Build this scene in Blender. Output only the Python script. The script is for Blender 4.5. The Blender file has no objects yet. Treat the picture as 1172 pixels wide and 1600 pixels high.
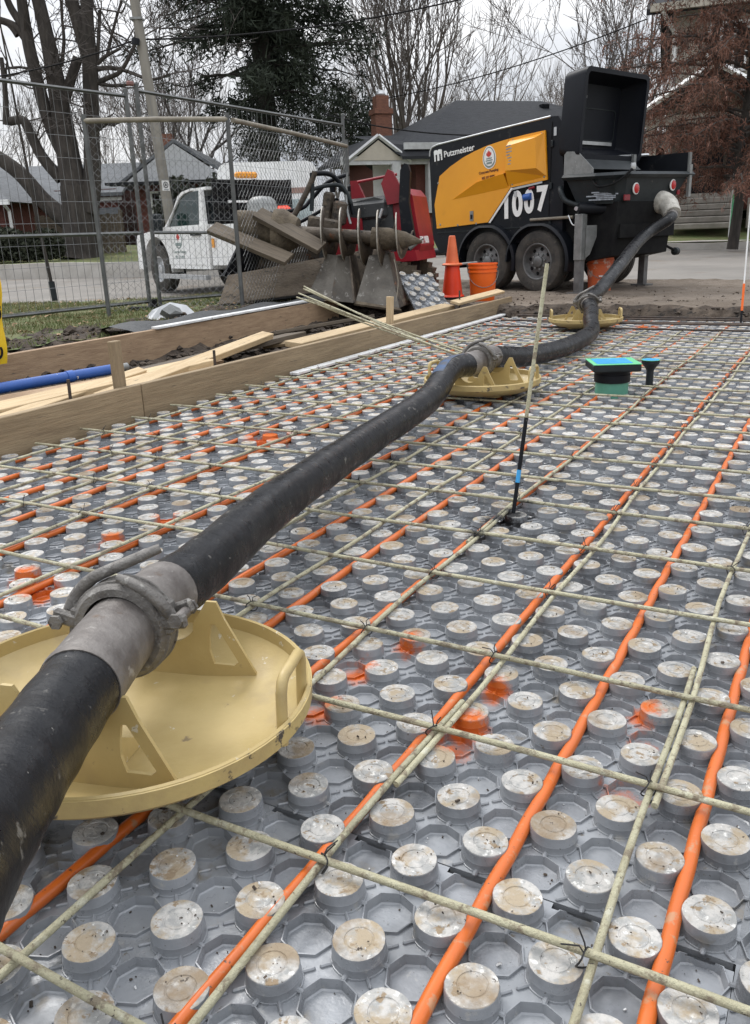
import bpy, math, random
from mathutils import Vector, Matrix, Euler
import numpy as np
random.seed(7); RNG = np.random.default_rng(7)
sc = bpy.context.scene
col = sc.collection
PI = math.pi

# ------------------------------------------------------------------ camera
CH, CP, CR = 0.865, math.radians(18.3), math.radians(2.0856)
FPX, W0, H0 = 1321.4, 1172.0, 1600.0
cam_d = bpy.data.cameras.new("camera"); cam = bpy.data.objects.new("camera", cam_d); col.objects.link(cam)
xc = Vector((1, 0, 0)); uc = Vector((0, math.sin(CP), math.cos(CP))); fw = Vector((0, math.cos(CP), -math.sin(CP)))
rx = xc * math.cos(CR) - uc * math.sin(CR); uy = xc * math.sin(CR) + uc * math.cos(CR)
cam.matrix_world = Matrix(((rx.x, uy.x, -fw.x, 0), (rx.y, uy.y, -fw.y, 0), (rx.z, uy.z, -fw.z, CH), (0, 0, 0, 1)))
cam_d.sensor_fit = 'VERTICAL'; cam_d.sensor_height = 24.0; cam_d.lens = 24.0 * FPX / H0
cam_d.clip_end = 1000.0; cam_d.clip_start = 0.02
sc.camera = cam

# ------------------------------------------------------------------ overcast sky, soft sun
SUN_EL, SUN_AZ = math.radians(52), math.radians(-35)     # azimuth from +Y towards +X
w = bpy.data.worlds.new("World"); sc.world = w; w.use_nodes = True
nt = w.node_tree; nt.nodes.clear()
N = nt.nodes.new; L = nt.links.new
out = N('ShaderNodeOutputWorld'); bg = N('ShaderNodeBackground'); bg.inputs['Strength'].default_value = 0.12
sky = N('ShaderNodeTexSky'); sky.sky_type = 'NISHITA'; sky.sun_disc = False
sky.sun_elevation = SUN_EL; sky.sun_rotation = SUN_AZ; sky.dust_density = 4.0
hsv = N('ShaderNodeHueSaturation'); hsv.inputs['Saturation'].default_value = 0.25
tc = N('ShaderNodeTexCoord'); mp = N('ShaderNodeMapping'); mp.inputs['Scale'].default_value = (1.0, 1.0, 3.2)
nz = N('ShaderNodeTexNoise'); nz.inputs['Scale'].default_value = 2.6; nz.inputs['Detail'].default_value = 8; nz.inputs['Roughness'].default_value = 0.6
cr = N('ShaderNodeValToRGB')
cr.color_ramp.elements[0].position = 0.36; cr.color_ramp.elements[0].color = (3.1, 3.35, 3.8, 1)
cr.color_ramp.elements[1].position = 0.62; cr.color_ramp.elements[1].color = (6.0, 6.05, 6.15, 1)
mx = N('ShaderNodeMixRGB'); mx.inputs['Fac'].default_value = 0.9
L(sky.outputs[0], hsv.inputs['Color']); L(tc.outputs['Generated'], mp.inputs['Vector']); L(mp.outputs[0], nz.inputs['Vector'])
L(nz.outputs['Fac'], cr.inputs[0]); L(hsv.outputs[0], mx.inputs[1]); L(cr.outputs[0], mx.inputs[2])
# overcast brightening towards the zenith (CIE overcast sky)
sx_ = N('ShaderNodeSeparateXYZ'); L(tc.outputs['Generated'], sx_.inputs[0])
cie = N('ShaderNodeMath'); cie.operation = 'MULTIPLY_ADD'; cie.inputs[1].default_value = 2.1; cie.inputs[2].default_value = 0.84; L(sx_.outputs['Z'], cie.inputs[0])
mxx = N('ShaderNodeMath'); mxx.operation = 'MAXIMUM'; mxx.inputs[1].default_value = 0.75; L(cie.outputs[0], mxx.inputs[0])
vs_ = N('ShaderNodeVectorMath'); vs_.operation = 'SCALE'; L(mx.outputs[0], vs_.inputs[0]); L(mxx.outputs[0], vs_.inputs['Scale'])
L(vs_.outputs[0], bg.inputs['Color']); L(bg.outputs[0], out.inputs[0])
sd = bpy.data.lights.new("sun", 'SUN'); sd.energy = 1.1; sd.angle = math.radians(18); sd.color = (1.0, 0.965, 0.92)
so = bpy.data.objects.new("sun", sd); col.objects.link(so)
sv = Vector((math.sin(SUN_AZ) * math.cos(SUN_EL), math.cos(SUN_AZ) * math.cos(SUN_EL), math.sin(SUN_EL)))
so.rotation_euler = sv.to_track_quat('Z', 'Y').to_euler(); so.location = (0, 0, 30)
sc.view_settings.view_transform = 'Standard'; sc.view_settings.look = 'None'
sc.view_settings.exposure = 0.40; sc.view_settings.gamma = 1.0
try: sc.view_settings.use_curve_mapping = False
except Exception: pass

# ------------------------------------------------------------------ frames
YAW = math.radians(29.2245); CY_, SY_ = math.cos(YAW), math.sin(YAW)
def SL(u, v, z=0.0):                       # slab frame (u across, v along the bars) -> world
    return Vector((u * CY_ + v * SY_, -u * SY_ + v * CY_, z))
SLROT = -YAW                               # rotation about z of things aligned with the slab (local x = u, y = v)
def at(px, py, Y):                         # point at distance Y seen in that direction
    x, y = px - W0 / 2, py - H0 / 2
    c, s = math.cos(CR), math.sin(CR); x, y = c * x - s * y, s * x + c * y
    d = Vector((x / FPX, math.cos(CP) - y / FPX * math.sin(CP), -y / FPX * math.cos(CP) - math.sin(CP)))
    t = Y / d.y
    return Vector((d.x * t, Y, CH + d.z * t))
def atz(px, py, z):
    a = at(px, py, 1.0); t = (z - CH) / (a.z - CH)
    return Vector((a.x * t, t, z))

# ------------------------------------------------------------------ materials
def mat(name, c1, c2=None, scale=8.0, rough=0.7, metal=0.0, bump=0.0, bscale=None, spots=None, stretch=(1, 1, 1),
        spec=0.5, lo=0.38, hi=0.62, spray=None, detail=6, coords='Object', rv=0.15, trans=0.0):
    m = bpy.data.materials.new(name); m.use_nodes = True
    t = m.node_tree; n = t.nodes; l = t.links.new
    b = n['Principled BSDF']; rt = rough if isinstance(rough, tuple) else None; b.inputs['Roughness'].default_value = rough[0] if rt else rough; b.inputs['Metallic'].default_value = metal
    b.inputs['Specular IOR Level'].default_value = spec
    if trans: b.inputs['Transmission Weight'].default_value = trans
    c4 = lambda c: (c[0], c[1], c[2], 1)
    tc = n.new('ShaderNodeTexCoord'); oi = n.new('ShaderNodeObjectInfo')
    ml = n.new('ShaderNodeMath'); ml.operation = 'MULTIPLY'; ml.inputs[1].default_value = 57.3; l(oi.outputs['Random'], ml.inputs[0])
    ad = n.new('ShaderNodeVectorMath'); ad.operation = 'ADD'; l(tc.outputs[coords], ad.inputs[0]); l(ml.outputs[0], ad.inputs[1])
    mp = n.new('ShaderNodeMapping'); mp.inputs['Scale'].default_value = stretch; l(ad.outputs[0], mp.inputs[0])
    vec = mp.outputs[0]
    def noise(s, d=detail, r=0.6):
        q = n.new('ShaderNodeTexNoise'); q.inputs['Scale'].default_value = s; q.inputs['Detail'].default_value = d; q.inputs['Roughness'].default_value = r
        l(vec, q.inputs['Vector']); return q.outputs['Fac']
    def ramp(f, a, b_):
        q = n.new('ShaderNodeMapRange'); q.inputs['From Min'].default_value = a; q.inputs['From Max'].default_value = b_; q.clamp = True
        l(f, q.inputs['Value']); return q.outputs[0]
    def mixc(f, A, B):
        q = n.new('ShaderNodeMix'); q.data_type = 'RGBA'; l(f, q.inputs[0])
        for s_, v_ in ((6, A), (7, B)):
            if isinstance(v_, tuple): q.inputs[s_].default_value = v_
            else: l(v_, q.inputs[s_])
        return q.outputs[2]
    cur = c4(c1)
    if c2 is not None: cur = mixc(ramp(noise(scale), lo, hi), c4(c1), c4(c2))
    for sp in (spots or []):                # (colour, scale, threshold, softness)
        cur = mixc(ramp(noise(sp[1], 5, 0.65), sp[2], sp[2] + sp[3]), cur, c4(sp[0]))
    if rv and not isinstance(cur, tuple):
        hs = n.new('ShaderNodeHueSaturation'); mr = n.new('ShaderNodeMapRange'); mr.inputs['To Min'].default_value = 1 - rv; mr.inputs['To Max'].default_value = 1 + rv
        l(oi.outputs['Random'], mr.inputs[0]); l(mr.outputs[0], hs.inputs['Value']); l(cur, hs.inputs['Color']); cur = hs.outputs[0]
    for (colr, pts) in (spray or []):       # paint overspray at fixed places on the site
        geo = n.new('ShaderNodeNewGeometry'); tot = None
        wn = n.new('ShaderNodeTexNoise'); wn.inputs['Scale'].default_value = 48; wn.inputs['Detail'].default_value = 7; wn.inputs['Roughness'].default_value = .75; l(geo.outputs['Position'], wn.inputs['Vector'])
        for (px, py, pz, r) in pts:
            d = n.new('ShaderNodeVectorMath'); d.operation = 'DISTANCE'; l(geo.outputs['Position'], d.inputs[0]); d.inputs[1].default_value = (px, py, pz)
            a = n.new('ShaderNodeMath'); a.operation = 'MULTIPLY_ADD'; l(wn.outputs['Fac'], a.inputs[0]); a.inputs[1].default_value = r * 1.5; l(d.outputs['Value'], a.inputs[2])
            q = n.new('ShaderNodeMapRange'); q.inputs['From Min'].default_value = r * 1.75; q.inputs['From Max'].default_value = r * 1.25; l(a.outputs[0], q.inputs[0])
            if tot is None: tot = q.outputs[0]
            else:
                mm = n.new('ShaderNodeMath'); mm.operation = 'MAXIMUM'; l(tot, mm.inputs[0]); l(q.outputs[0], mm.inputs[1]); tot = mm.outputs[0]
        ft = n.new('ShaderNodeMath'); ft.operation = 'MULTIPLY'; ft.inputs[1].default_value = 1.0; l(tot, ft.inputs[0]); cur = mixc(ft.outputs[0], cur, c4(colr))
    if isinstance(cur, tuple): b.inputs['Base Color'].default_value = cur
    else: l(cur, b.inputs['Base Color'])
    if rt:
        q = n.new('ShaderNodeMapRange'); q.inputs['From Min'].default_value = .35; q.inputs['From Max'].default_value = .65; q.inputs['To Min'].default_value = rt[0]; q.inputs['To Max'].default_value = rt[1]
        l(noise(rt[2], 4), q.inputs['Value']); l(q.outputs[0], b.inputs['Roughness'])
    if bump:
        bp = n.new('ShaderNodeBump'); bp.inputs['Strength'].default_value = bump; bp.inputs['Distance'].default_value = 0.02
        l(noise(bscale or scale * 2, 8), bp.inputs['Height']); l(bp.outputs[0], b.inputs['Normal'])
    return m

# ------------------------------------------------------------------ mesh builder
class MB:
    def __init__(s): s.v = []; s.f = []; s.m = []
    def add(s, vs, fs, T=None, mi=0):
        o = len(s.v)
        if T is None: s.v.extend([tuple(p) for p in vs])
        else: s.v.extend([tuple(T @ Vector(p)) for p in vs])
        s.f.extend([tuple(i + o for i in f) for f in fs]); s.m.extend([mi] * len(fs)); return s
    def box(s, c, sz, T=None, mi=0, rot=None, bev=0.0):
        hx, hy, hz = sz[0] / 2, sz[1] / 2, sz[2] / 2
        if bev <= 0:
            vs = [(x * hx, y * hy, z * hz) for z in (-1, 1) for y in (-1, 1) for x in (-1, 1)]
            fs = [(0, 2, 3, 1), (4, 5, 7, 6), (0, 1, 5, 4), (2, 6, 7, 3), (0, 4, 6, 2), (1, 3, 7, 5)]
        else:
            b = min(bev, hx * .9, hy * .9, hz * .9); vs = []; idx = {}
            for sx in (-1, 1):
                for sy in (-1, 1):
                    for sz_ in (-1, 1):
                        for k, (a, bb, c_) in enumerate(((0, b, b), (b, 0, b), (b, b, 0))):
                            idx[(sx, sy, sz_, k)] = len(vs); vs.append((sx * (hx - a), sy * (hy - bb), sz_ * (hz - c_)))
            fs = []
            for sx in (-1, 1):
                q = [idx[(sx, y, z, 0)] for y, z in ((-1, -1), (1, -1), (1, 1), (-1, 1))]; fs.append(q if sx > 0 else q[::-1])
            for sy in (-1, 1):
                q = [idx[(x, sy, z, 1)] for x, z in ((-1, -1), (1, -1), (1, 1), (-1, 1))]; fs.append(q if sy < 0 else q[::-1])
            for sz_ in (-1, 1):
                q = [idx[(x, y, sz_, 2)] for x, y in ((-1, -1), (1, -1), (1, 1), (-1, 1))]; fs.append(q if sz_ > 0 else q[::-1])
            for a in (-1, 1):
                for c_ in (-1, 1):
                    fs.append([idx[(a, c_, -1, 0)], idx[(a, c_, -1, 1)], idx[(a, c_, 1, 1)], idx[(a, c_, 1, 0)]])
                    fs.append([idx[(a, -1, c_, 0)], idx[(a, -1, c_, 2)], idx[(a, 1, c_, 2)], idx[(a, 1, c_, 0)]])
                    fs.append([idx[(-1, a, c_, 1)], idx[(-1, a, c_, 2)], idx[(1, a, c_, 2)], idx[(1, a, c_, 1)]])
            for sx in (-1, 1):
                for sy in (-1, 1):
                    for sz_ in (-1, 1): fs.append([idx[(sx, sy, sz_, k)] for k in range(3)])
        M = Matrix.Translation(Vector(c))
        if rot is not None: M = M @ Euler(rot).to_matrix().to_4x4()
        if T is not None: M = T @ M
        return s.add(vs, fs, M, mi)
    def tube(s, pts, r, n=8, caps=True, T=None, mi=0, squash=None):
        pts = [Vector(p) for p in pts]; k = len(pts)
        rs = r if isinstance(r, (list, tuple)) else [r] * k
        vs = []; fs = []; up = None
        for i, p in enumerate(pts):
            t = (pts[min(i + 1, k - 1)] - pts[max(i - 1, 0)]).normalized()
            if up is None:
                up = Vector((0, 0, 1)) if abs(t.z) < 0.9 else Vector((1, 0, 0))
            a = (up - t * up.dot(t)).normalized(); b = t.cross(a); up = a
            for j in range(n):
                th = 2 * PI * j / n; vs.append(p + (a * math.cos(th) + b * math.sin(th)) * rs[i])
        for i in range(k - 1):
            for j in range(n):
                j2 = (j + 1) % n; fs.append((i * n + j, i * n + j2, (i + 1) * n + j2, (i + 1) * n + j))
        if caps: fs.append(tuple(range(n))[::-1]); fs.append(tuple((k - 1) * n + j for j in range(n)))
        return s.add(vs, fs, T, mi)
    def lathe(s, prof, n=32, T=None, mi=0, a0=0.0, a1=2 * PI, close=False):
        full = abs(a1 - a0 - 2 * PI) < 1e-6; m = n if full else n + 1; vs = []; fs = []
        for (r, z) in prof:
            for j in range(m):
                th = a0 + (a1 - a0) * j / n; vs.append((r * math.cos(th), r * math.sin(th), z))
        k = len(prof)
        for i in range(k - 1 + (1 if close else 0)):
            i2 = (i + 1) % k
            for j in range(n):
                j2 = (j + 1) % m; fs.append((i * m + j, i * m + j2, i2 * m + j2, i2 * m + j))
        return s.add(vs, fs, T, mi)
    def prism(s, poly, h, T=None, mi=0):     # polygon in xy (ccw) extruded 0..h along z
        n = len(poly); vs = [(p[0], p[1], 0) for p in poly] + [(p[0], p[1], h) for p in poly]
        fs = [tuple(range(n))[::-1], tuple(range(n, 2 * n))] + [(i, (i + 1) % n, n + (i + 1) % n, n + i) for i in range(n)]
        return s.add(vs, fs, T, mi)
    def holed(s, outer, inner, h, T=None, mi=0):   # plate with a hole; both loops same count
        n = len(outer); vs = [(p[0], p[1], z) for z in (0, h) for p in outer] + [(p[0], p[1], z) for z in (0, h) for p in inner]; fs = []
        for i in range(n):
            j = (i + 1) % n
            fs += [(i, 2 * n + i, 2 * n + j, j), (n + i, n + j, 3 * n + j, 3 * n + i), (i, j, n + j, n + i), (2 * n + i, 3 * n + i, 3 * n + j, 2 * n + j)]
        return s.add(vs, fs, T, mi)
    def build(s, name, mats, parent=None, loc=None, rotz=0.0, smooth=None, recenter=False):
        me = bpy.data.meshes.new(name); off = Vector((0, 0, 0))
        if recenter:
            a = np.array(s.v, float); off = Vector((a[:, 0].mean(), a[:, 1].mean(), a[:, 2].min()))
            s.v = [tuple(p) for p in (a - np.array(off))]
        me.from_pydata(s.v, [], s.f)
        if not isinstance(mats, (list, tuple)): mats = [mats]
        for m in mats: me.materials.append(m)
        if any(s.m): me.polygons.foreach_set('material_index', s.m)
        if smooth is not None:
            me.polygons.foreach_set('use_smooth', [True] * len(me.polygons))
            if smooth < 180: me.set_sharp_from_angle(angle=math.radians(smooth))
        me.update()
        o = bpy.data.objects.new(name, me); col.objects.link(o)
        if parent is not None: o.parent = parent
        if recenter: o.location = off
        elif loc is not None: o.location = loc
        o.rotation_euler.z = rotz
        return o
def tag(o, label, cat, group=None):
    o['label'] = label; o['category'] = cat
    if group: o['group'] = group
    return o
def kind(o, k): o['kind'] = k; return o
def thing(name, label, cat, loc=(0, 0, 0), rotz=0.0, group=None):
    o = bpy.data.objects.new(name, None); col.objects.link(o); o.empty_display_size = 0.1
    o.location = loc; o.rotation_euler = (0, 0, rotz); return tag(o, label, cat, group)
def copy_tree(o, parent=None):
    c = o.copy(); col.objects.link(c)
    if parent is not None: c.parent = parent
    for ch in list(o.children): copy_tree(ch, c)
    return c
def text(s, size, m, parent, M, name='lettering', ext=0.002, shear=0.0, off=0.0, align='LEFT', sx=1.0):
    cu = bpy.data.curves.new(name, 'FONT'); cu.body = s; cu.size = size; cu.extrude = ext; cu.shear = shear; cu.offset = off; cu.align_x = align
    tmp = bpy.data.objects.new(name, cu); me = bpy.data.meshes.new_from_object(tmp); bpy.data.objects.remove(tmp); me.materials.clear(); me.materials.append(m)
    o = bpy.data.objects.new(name, me); col.objects.link(o); o.parent = parent
    o.matrix_local = M @ Matrix.Diagonal((sx, 1, 1, 1)); return o
def frame(o, x, y, z):                       # 4x4 from origin and axes
    return Matrix(((x[0], y[0], z[0], o[0]), (x[1], y[1], z[1], o[1]), (x[2], y[2], z[2], o[2]), (0, 0, 0, 1)))
def spline(P, n=12):
    P = [Vector(p) for p in P]; out = []
    for i in range(len(P) - 1):
        a, b, c, d = P[max(i - 1, 0)], P[i], P[i + 1], P[min(i + 2, len(P) - 1)]
        for k in range(n):
            t = k / n; out.append(0.5 * ((2 * b) + (c - a) * t + (2 * a - 5 * b + 4 * c - d) * t * t + (3 * b - a - 3 * c + d) * t ** 3))
    out.append(P[-1]); return out
# ------------------------------------------------------------------ palette
OR_ = (0.50, 0.105, 0.013)
def spot(px, py, r, z=0.02): p = atz(px, py, z); return (p.x, p.y, p.z, r)
ORANGE_SPOTS = [spot(730, 1140, .048), spot(560, 1050, .05), spot(700, 1160, .05, .03), spot(775, 1080, .035), spot(975, 1235, .042, .03),
                spot(1008, 1150, .035, .03), spot(60, 930, .07), spot(40, 905, .05), spot(175, 850, .05), spot(500, 1110, .05), spot(260, 815, .05),
                spot(640, 1010, .04), spot(1010, 1120, .04), spot(560, 540, .2), spot(700, 590, .12), spot(420, 690, .12), spot(1010, 515, .12)]
BLACK_SPOTS = [spot(800, 815, .06), spot(770, 812, .05, .045), spot(745, 835, .04, .05), spot(822, 800, .05, .03)]
BLK = (0.012, 0.012, 0.013)
SPRAY = [(OR_, ORANGE_SPOTS), (BLK, BLACK_SPOTS)]
M = {}
M['panel'] = mat('panel_plastic', (.222, .234, .250), (.282, .294, .310), 9, (.18, .50, 16), .12, .10, 60, [((.145, .152, .162), 5.5, .52, .14), ((.19, .17, .14), 11, .62, .10), ((.12, .105, .085), 70, .67, .05), ((.34, .335, .32), 26, .62, .1), ((.05, .045, .04), 190, .665, .03)], spray=SPRAY, spec=.6)
M['knob'] = mat('knob_top_dusty', (.30, .30, .29), (.45, .435, .41), 55, .8, 0, .35, 110,
                [((.62, .61, .58), 70, .60, .05), ((.34, .28, .20), 17, .50, .11), ((.25, .195, .135), 7.5, .545, .12), ((.25, .19, .125), 45, .59, .05), ((.06, .048, .04), 100, .655, .03)], spray=SPRAY, spec=.3, lo=.42, hi=.56)
M['orange_tube'] = mat('orange_tube', (.56, .120, .014), (.49, .110, .018), 12, .36, 0, .05, 60, [((.42, .20, .10), 26, .60, .06), ((.10, .05, .03), 75, .655, .03)], rv=.06, spec=.5)
M['bar'] = mat('fibreglass_bar', (.44, .42, .29), (.35, .325, .215), 14, .6, 0, .5, 220, [((.50, .49, .38), 25, .58, .1), ((.21, .175, .12), 34, .53, .08), ((.08, .065, .05), 110, .63, .03)], spray=[(BLK, BLACK_SPOTS)], rv=.12)
M['dark_bar'] = mat('dark_steel_bar', (.035, .028, .024), (.075, .05, .035), 20, .7, 0, .3, 150)
M['tie'] = mat('black_tie_wire', (.012, .012, .013), rough=.5)
M['rubber'] = mat('hose_rubber', (.0055, .006, .0075), (.009, .0095, .0115), 7, (.20, .46, 13), 0, .18, 40, [((.024, .024, .025), 9, .55, .2), ((.12, .115, .105), 30, .63, .06), ((.28, .27, .25), 70, .70, .02)], stretch=(1, 1, 1), rv=.05, spec=.22)
M['steel'] = mat('scuffed_steel', (.185, .17, .158), (.115, .102, .094), 16, .52, .35, .2, 60, [((.30, .285, .265), 28, .60, .08), ((.11, .08, .06), 20, .62, .08)], rv=.05)
M['clamp'] = mat('clamp_iron', (.19, .18, .167), (.115, .107, .10), 22, .58, .4, .4, 70, [((.30, .29, .27), 35, .58, .1), ((.06, .05, .045), 26, .62, .06)], rv=.05)
M['dish'] = mat('yellow_pan_paint', (.455, .352, .158), (.395, .298, .125), 6, (.30, .6, 9), 0, .08, 30, [((.34, .26, .13), 3.5, .57, .12), ((.22, .165, .09), 16, .665, .04), ((.52, .48, .38), 34, .655, .02), ((.09, .07, .05), 34, .715, .02)], rv=.06, spec=.45)
M['dish_edge'] = mat('worn_pan_edge', (.50, .385, .155), (.40, .30, .13), 14, .5, 0, .1, 50, [((.06, .05, .04), 18, .60, .04)], rv=.05)
def wood(name, a, b, knot=(.22, .12, .06), sx=.35): return mat(name, a, b, 9, .75, 0, .25, 30, [(knot, 3.2, .64, .05), ((a[0] * .45, a[1] * .42, a[2] * .40), 1.7, .60, .10), ((.09, .07, .05), 13, .66, .04), ((a[0] * .72, a[1] * .7, a[2] * .66), 24, .55, .12)], stretch=(sx, 5, 5), rv=.12)
M['form'] = wood('weathered_form_wood', (.30, .225, .135), (.225, .165, .098), (.12, .085, .055))
M['beam'] = wood('brown_beam_wood', (.36, .25, .155), (.27, .18, .11), (.15, .08, .045), .6)
M['lumber'] = wood('pale_lumber', (.50, .385, .235), (.43, .315, .18))
M['plank'] = wood('muddy_plank_wood', (.125, .098, .068), (.075, .058, .041), (.05, .04, .03))
M['soil'] = mat('dark_soil', (.045, .034, .026), (.10, .076, .056), 6, .95, 0, .9, 18, [((.022, .018, .015), 14, .55, .1)])
M['dirt'] = mat('apron_dirt', (.120, .094, .070), (.185, .150, .118), 1.6, .95, 0, .9, 30, [((.10, .076, .056), 3.2, .56, .12), ((.30, .27, .235), 30, .64, .06)])
M['road'] = mat('worn_concrete_road', (.225, .208, .186), (.17, .158, .142), .7, .85, 0, .3, 40, [((.17, .14, .11), .9, .56, .12), ((.12, .115, .11), 2.2, .66, .06)])
M['asphalt'] = mat('street_asphalt', (.20, .195, .19), (.26, .25, .24), .5, .88, 0, .4, 60, [((.11, .105, .10), 1.1, .62, .05)])
M['kerb'] = mat('kerb_concrete', (.42, .40, .37), (.34, .32, .29), 3, .85, 0, .3, 30)
M['lawn'] = mat('lawn_ground', (.085, .115, .034), (.125, .12, .05), 2.5, .95, 0, .6, 20, [((.14, .095, .055), 5, .6, .08)])
M['grass'] = mat('grass_blades', (.085, .115, .030), (.135, .135, .05), 3, .7, spots=[((.24, .18, .09), 6, .52, .1)])
M['leaf_litter'] = mat('fallen_leaf', (.22, .13, .065), (.33, .22, .13), 40, .85)
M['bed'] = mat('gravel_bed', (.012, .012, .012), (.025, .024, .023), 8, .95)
M['white_trim'] = mat('white_plastic_strip', (.66, .67, .67), (.52, .52, .51), 8, .5, spots=[((.28, .26, .23), 25, .62, .06)])
M['blue_pipe'] = mat('blue_painted_pipe', (.02, .085, .33), (.025, .10, .38), 8, .4, spots=[((.62, .64, .66), 22, .665, .02)])
M['black'] = mat('black_paint', (.0052, .0064, .0092), (.008, .0095, .0135), 4, .45, spec=.22, spots=[((.045, .043, .040), 6, .60, .14), ((.12, .11, .095), 40, .69, .03)], rv=.05)
M['black_matt'] = mat('black_matt', (.006, .006, .007), (.012, .012, .012), 8, .8, rv=.05, spec=.15)
M['char'] = mat('charcoal_paint', (.014, .018, .020), (.022, .027, .030), 6, .5, spec=.25, spots=[((.12, .11, .10), 14, .66, .08)], rv=.05)
M['yellow'] = mat('pump_yellow', (.78, .33, .012), (.70, .285, .010), .9, .33, 0, rv=.02, spots=[((.60, .25, .012), 2.2, .60, .2), ((.42, .22, .05), 40, .74, .04)])
M['white'] = mat('white_paint', (.80, .80, .79), (.72, .72, .70), 5, .4, rv=.03)
M['decal'] = mat('white_decal', (.82, .82, .80), (.74, .74, .72), 30, .5, rv=0)
M['silver'] = mat('silver_trim', (.55, .56, .57), (.45, .46, .47), 12, .35, .6, rv=.03)
M['grey_decal'] = mat('grey_decal', (.30, .33, .37), (.17, .18, .2), 40, .5)
M['brown_ink'] = mat('brown_ink', (.14, .05, .02))
M['galv'] = mat('galvanised_grey', (.26, .265, .26), (.19, .195, .19), 12, .55, .4, spots=[((.34, .34, .33), 30, .62, .08)])
M['fence'] = mat('fence_tube_grey', (.125, .128, .126), (.085, .088, .087), 9, .5, .4, rv=.1)
M['fence_pipe'] = mat('gate_pipe_tan', (.23, .205, .16), (.16, .14, .11), 9, .6)
M['wire'] = mat('fence_wire', (.20, .205, .205), (.14, .14, .14), 9, .5, .4)
M['tyre'] = mat('dusty_tyre', (.030, .028, .026), (.06, .053, .045), 7, .9, 0, .3, 30, [((.10, .088, .072), 12, .60, .1)])
M['rim'] = mat('grey_rim', (.16, .16, .16), (.10, .098, .095), 10, .55, .4)
M['red_light'] = mat('red_lens', (.45, .012, .012), rough=.25)
M['red'] = mat('machine_red', (.27, .010, .020), (.20, .008, .016), 4, .4, spots=[((.36, .08, .07), 18, .68, .05), ((.06, .03, .025), 9, .64, .06)])
M['mud_steel'] = mat('muddy_steel', (.095, .075, .055), (.055, .043, .032), 6, .6, .25, .5, 30, [((.19, .15, .105), 7, .56, .1), ((.022, .018, .015), 12, .58, .06), ((.16, .07, .035), 10, .62, .08)])
M['worn_steel'] = mat('worn_grey_steel', (.115, .104, .088), (.066, .058, .048), 5, .5, .35, .3, 30, [((.30, .285, .26), 14, .6, .1), ((.08, .06, .042), 8, .58, .08)])
M['clay'] = mat('clay_mud', (.135, .108, .074), (.075, .058, .040), 9, .9, 0, .8, 30)
M['cone'] = mat('cone_red_orange', (.88, .062, .015), (.80, .055, .015), 5, .45, rv=.03)
M['cone_faded'] = mat('cone_faded_orange', (.80, .20, .075), (.72, .16, .06), 7, .6, spots=[((.30, .14, .08), 10, .64, .06)])
M['bucket'] = mat('orange_pail', (.88, .145, .012), (.80, .125, .012), 5, .42, rv=.04)
M['bucket_dirty'] = mat('dirty_orange_pail', (.66, .13, .035), (.56, .12, .05), 8, .6, spots=[((.62, .42, .34), 14, .56, .06)])
M['green'] = mat('green_pvc', (.10, .30, .215), (.085, .26, .19), 8, .4, rv=.02)
M['green_tape'] = mat('green_film', (.16, .62, .28), (.12, .52, .26), 14, .4)
M['blue_film'] = mat('blue_film', (.035, .27, .60), (.05, .33, .66), 20, .3, spots=[((.25, .50, .75), 30, .66, .1)])
M['yellow_tape'] = mat('caution_yellow', (.85, .58, .012), (.76, .50, .015), 6, .5)
M['orange_ink'] = mat('marker_orange', (.90, .16, .02), rough=.6)
M['bark'] = mat('dark_bark', (.026, .022, .019), (.052, .044, .038), 9, .95, 0, .9, 22, stretch=(1, 1, .25))
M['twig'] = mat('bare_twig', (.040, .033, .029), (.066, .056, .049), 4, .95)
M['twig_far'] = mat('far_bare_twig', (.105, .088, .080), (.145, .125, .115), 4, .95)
M['needle'] = mat('spruce_needles', (.018, .026, .017), (.036, .046, .028), 1.3, .9)
M['rust_leaf'] = mat('rust_foliage', (.165, .070, .046), (.23, .115, .080), 1.2, .9, spots=[((.10, .055, .042), 3, .55, .1)])
M['hedge'] = mat('hedge_leaf', (.015, .020, .011), (.03, .035, .018), 5, .9)
M['pole'] = mat('grey_pole_wood', (.27, .25, .215), (.20, .185, .16), 5, .9, 0, .3, 20, stretch=(1, 1, .15))
M['shingle'] = mat('grey_shingle', (.105, .113, .122), (.150, .158, .167), 5, .9, 0, .4, 30, stretch=(1, 1, 6))
M['dark_shingle'] = mat('charcoal_shingle', (.011, .0125, .016), (.022, .024, .028), 5, .9, 0, .4, 30, stretch=(1, 1, 6))
M['siding'] = mat('white_siding', (.62, .63, .64), (.55, .56, .57), 3, .7, stretch=(.2, .2, 14))
M['beige'] = mat('beige_stucco', (.38, .345, .29), (.33, .30, .25), 3, .9)
M['brick'] = mat('red_brick', (.155, .055, .042), (.115, .042, .034), 14, .9, 0, .5, 40, stretch=(1, 1, 3))
M['chimney_brick'] = mat('chimney_brick', (.22, .095, .06), (.14, .065, .045), 9, .9, 0, .5, 30, stretch=(1, 1, 4))
M['glass'] = mat('dark_glass', (.012, .016, .018), (.03, .036, .04), 2, .08, spec=.7)
M['glass_green'] = mat('tinted_glass', (.012, .030, .026), rough=.08, spec=.7)
M['stone'] = mat('step_stone', (.27, .25, .22), (.20, .185, .16), 4, .85)
M['bag'] = mat('white_plastic_sheet', (.72, .73, .74), (.60, .61, .62), 9, .4)
M['membrane'] = mat('black_membrane', (.016, .019, .022), (.028, .031, .034), 9, .6, 0, .6, 40)
M['amber'] = mat('amber_lens', (.75, .30, .015), rough=.3)
M['maple_red'] = mat('decal_red', (.50, .04, .03))
M['badge_grey'] = mat('badge_grey', (.20, .25, .24))
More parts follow.
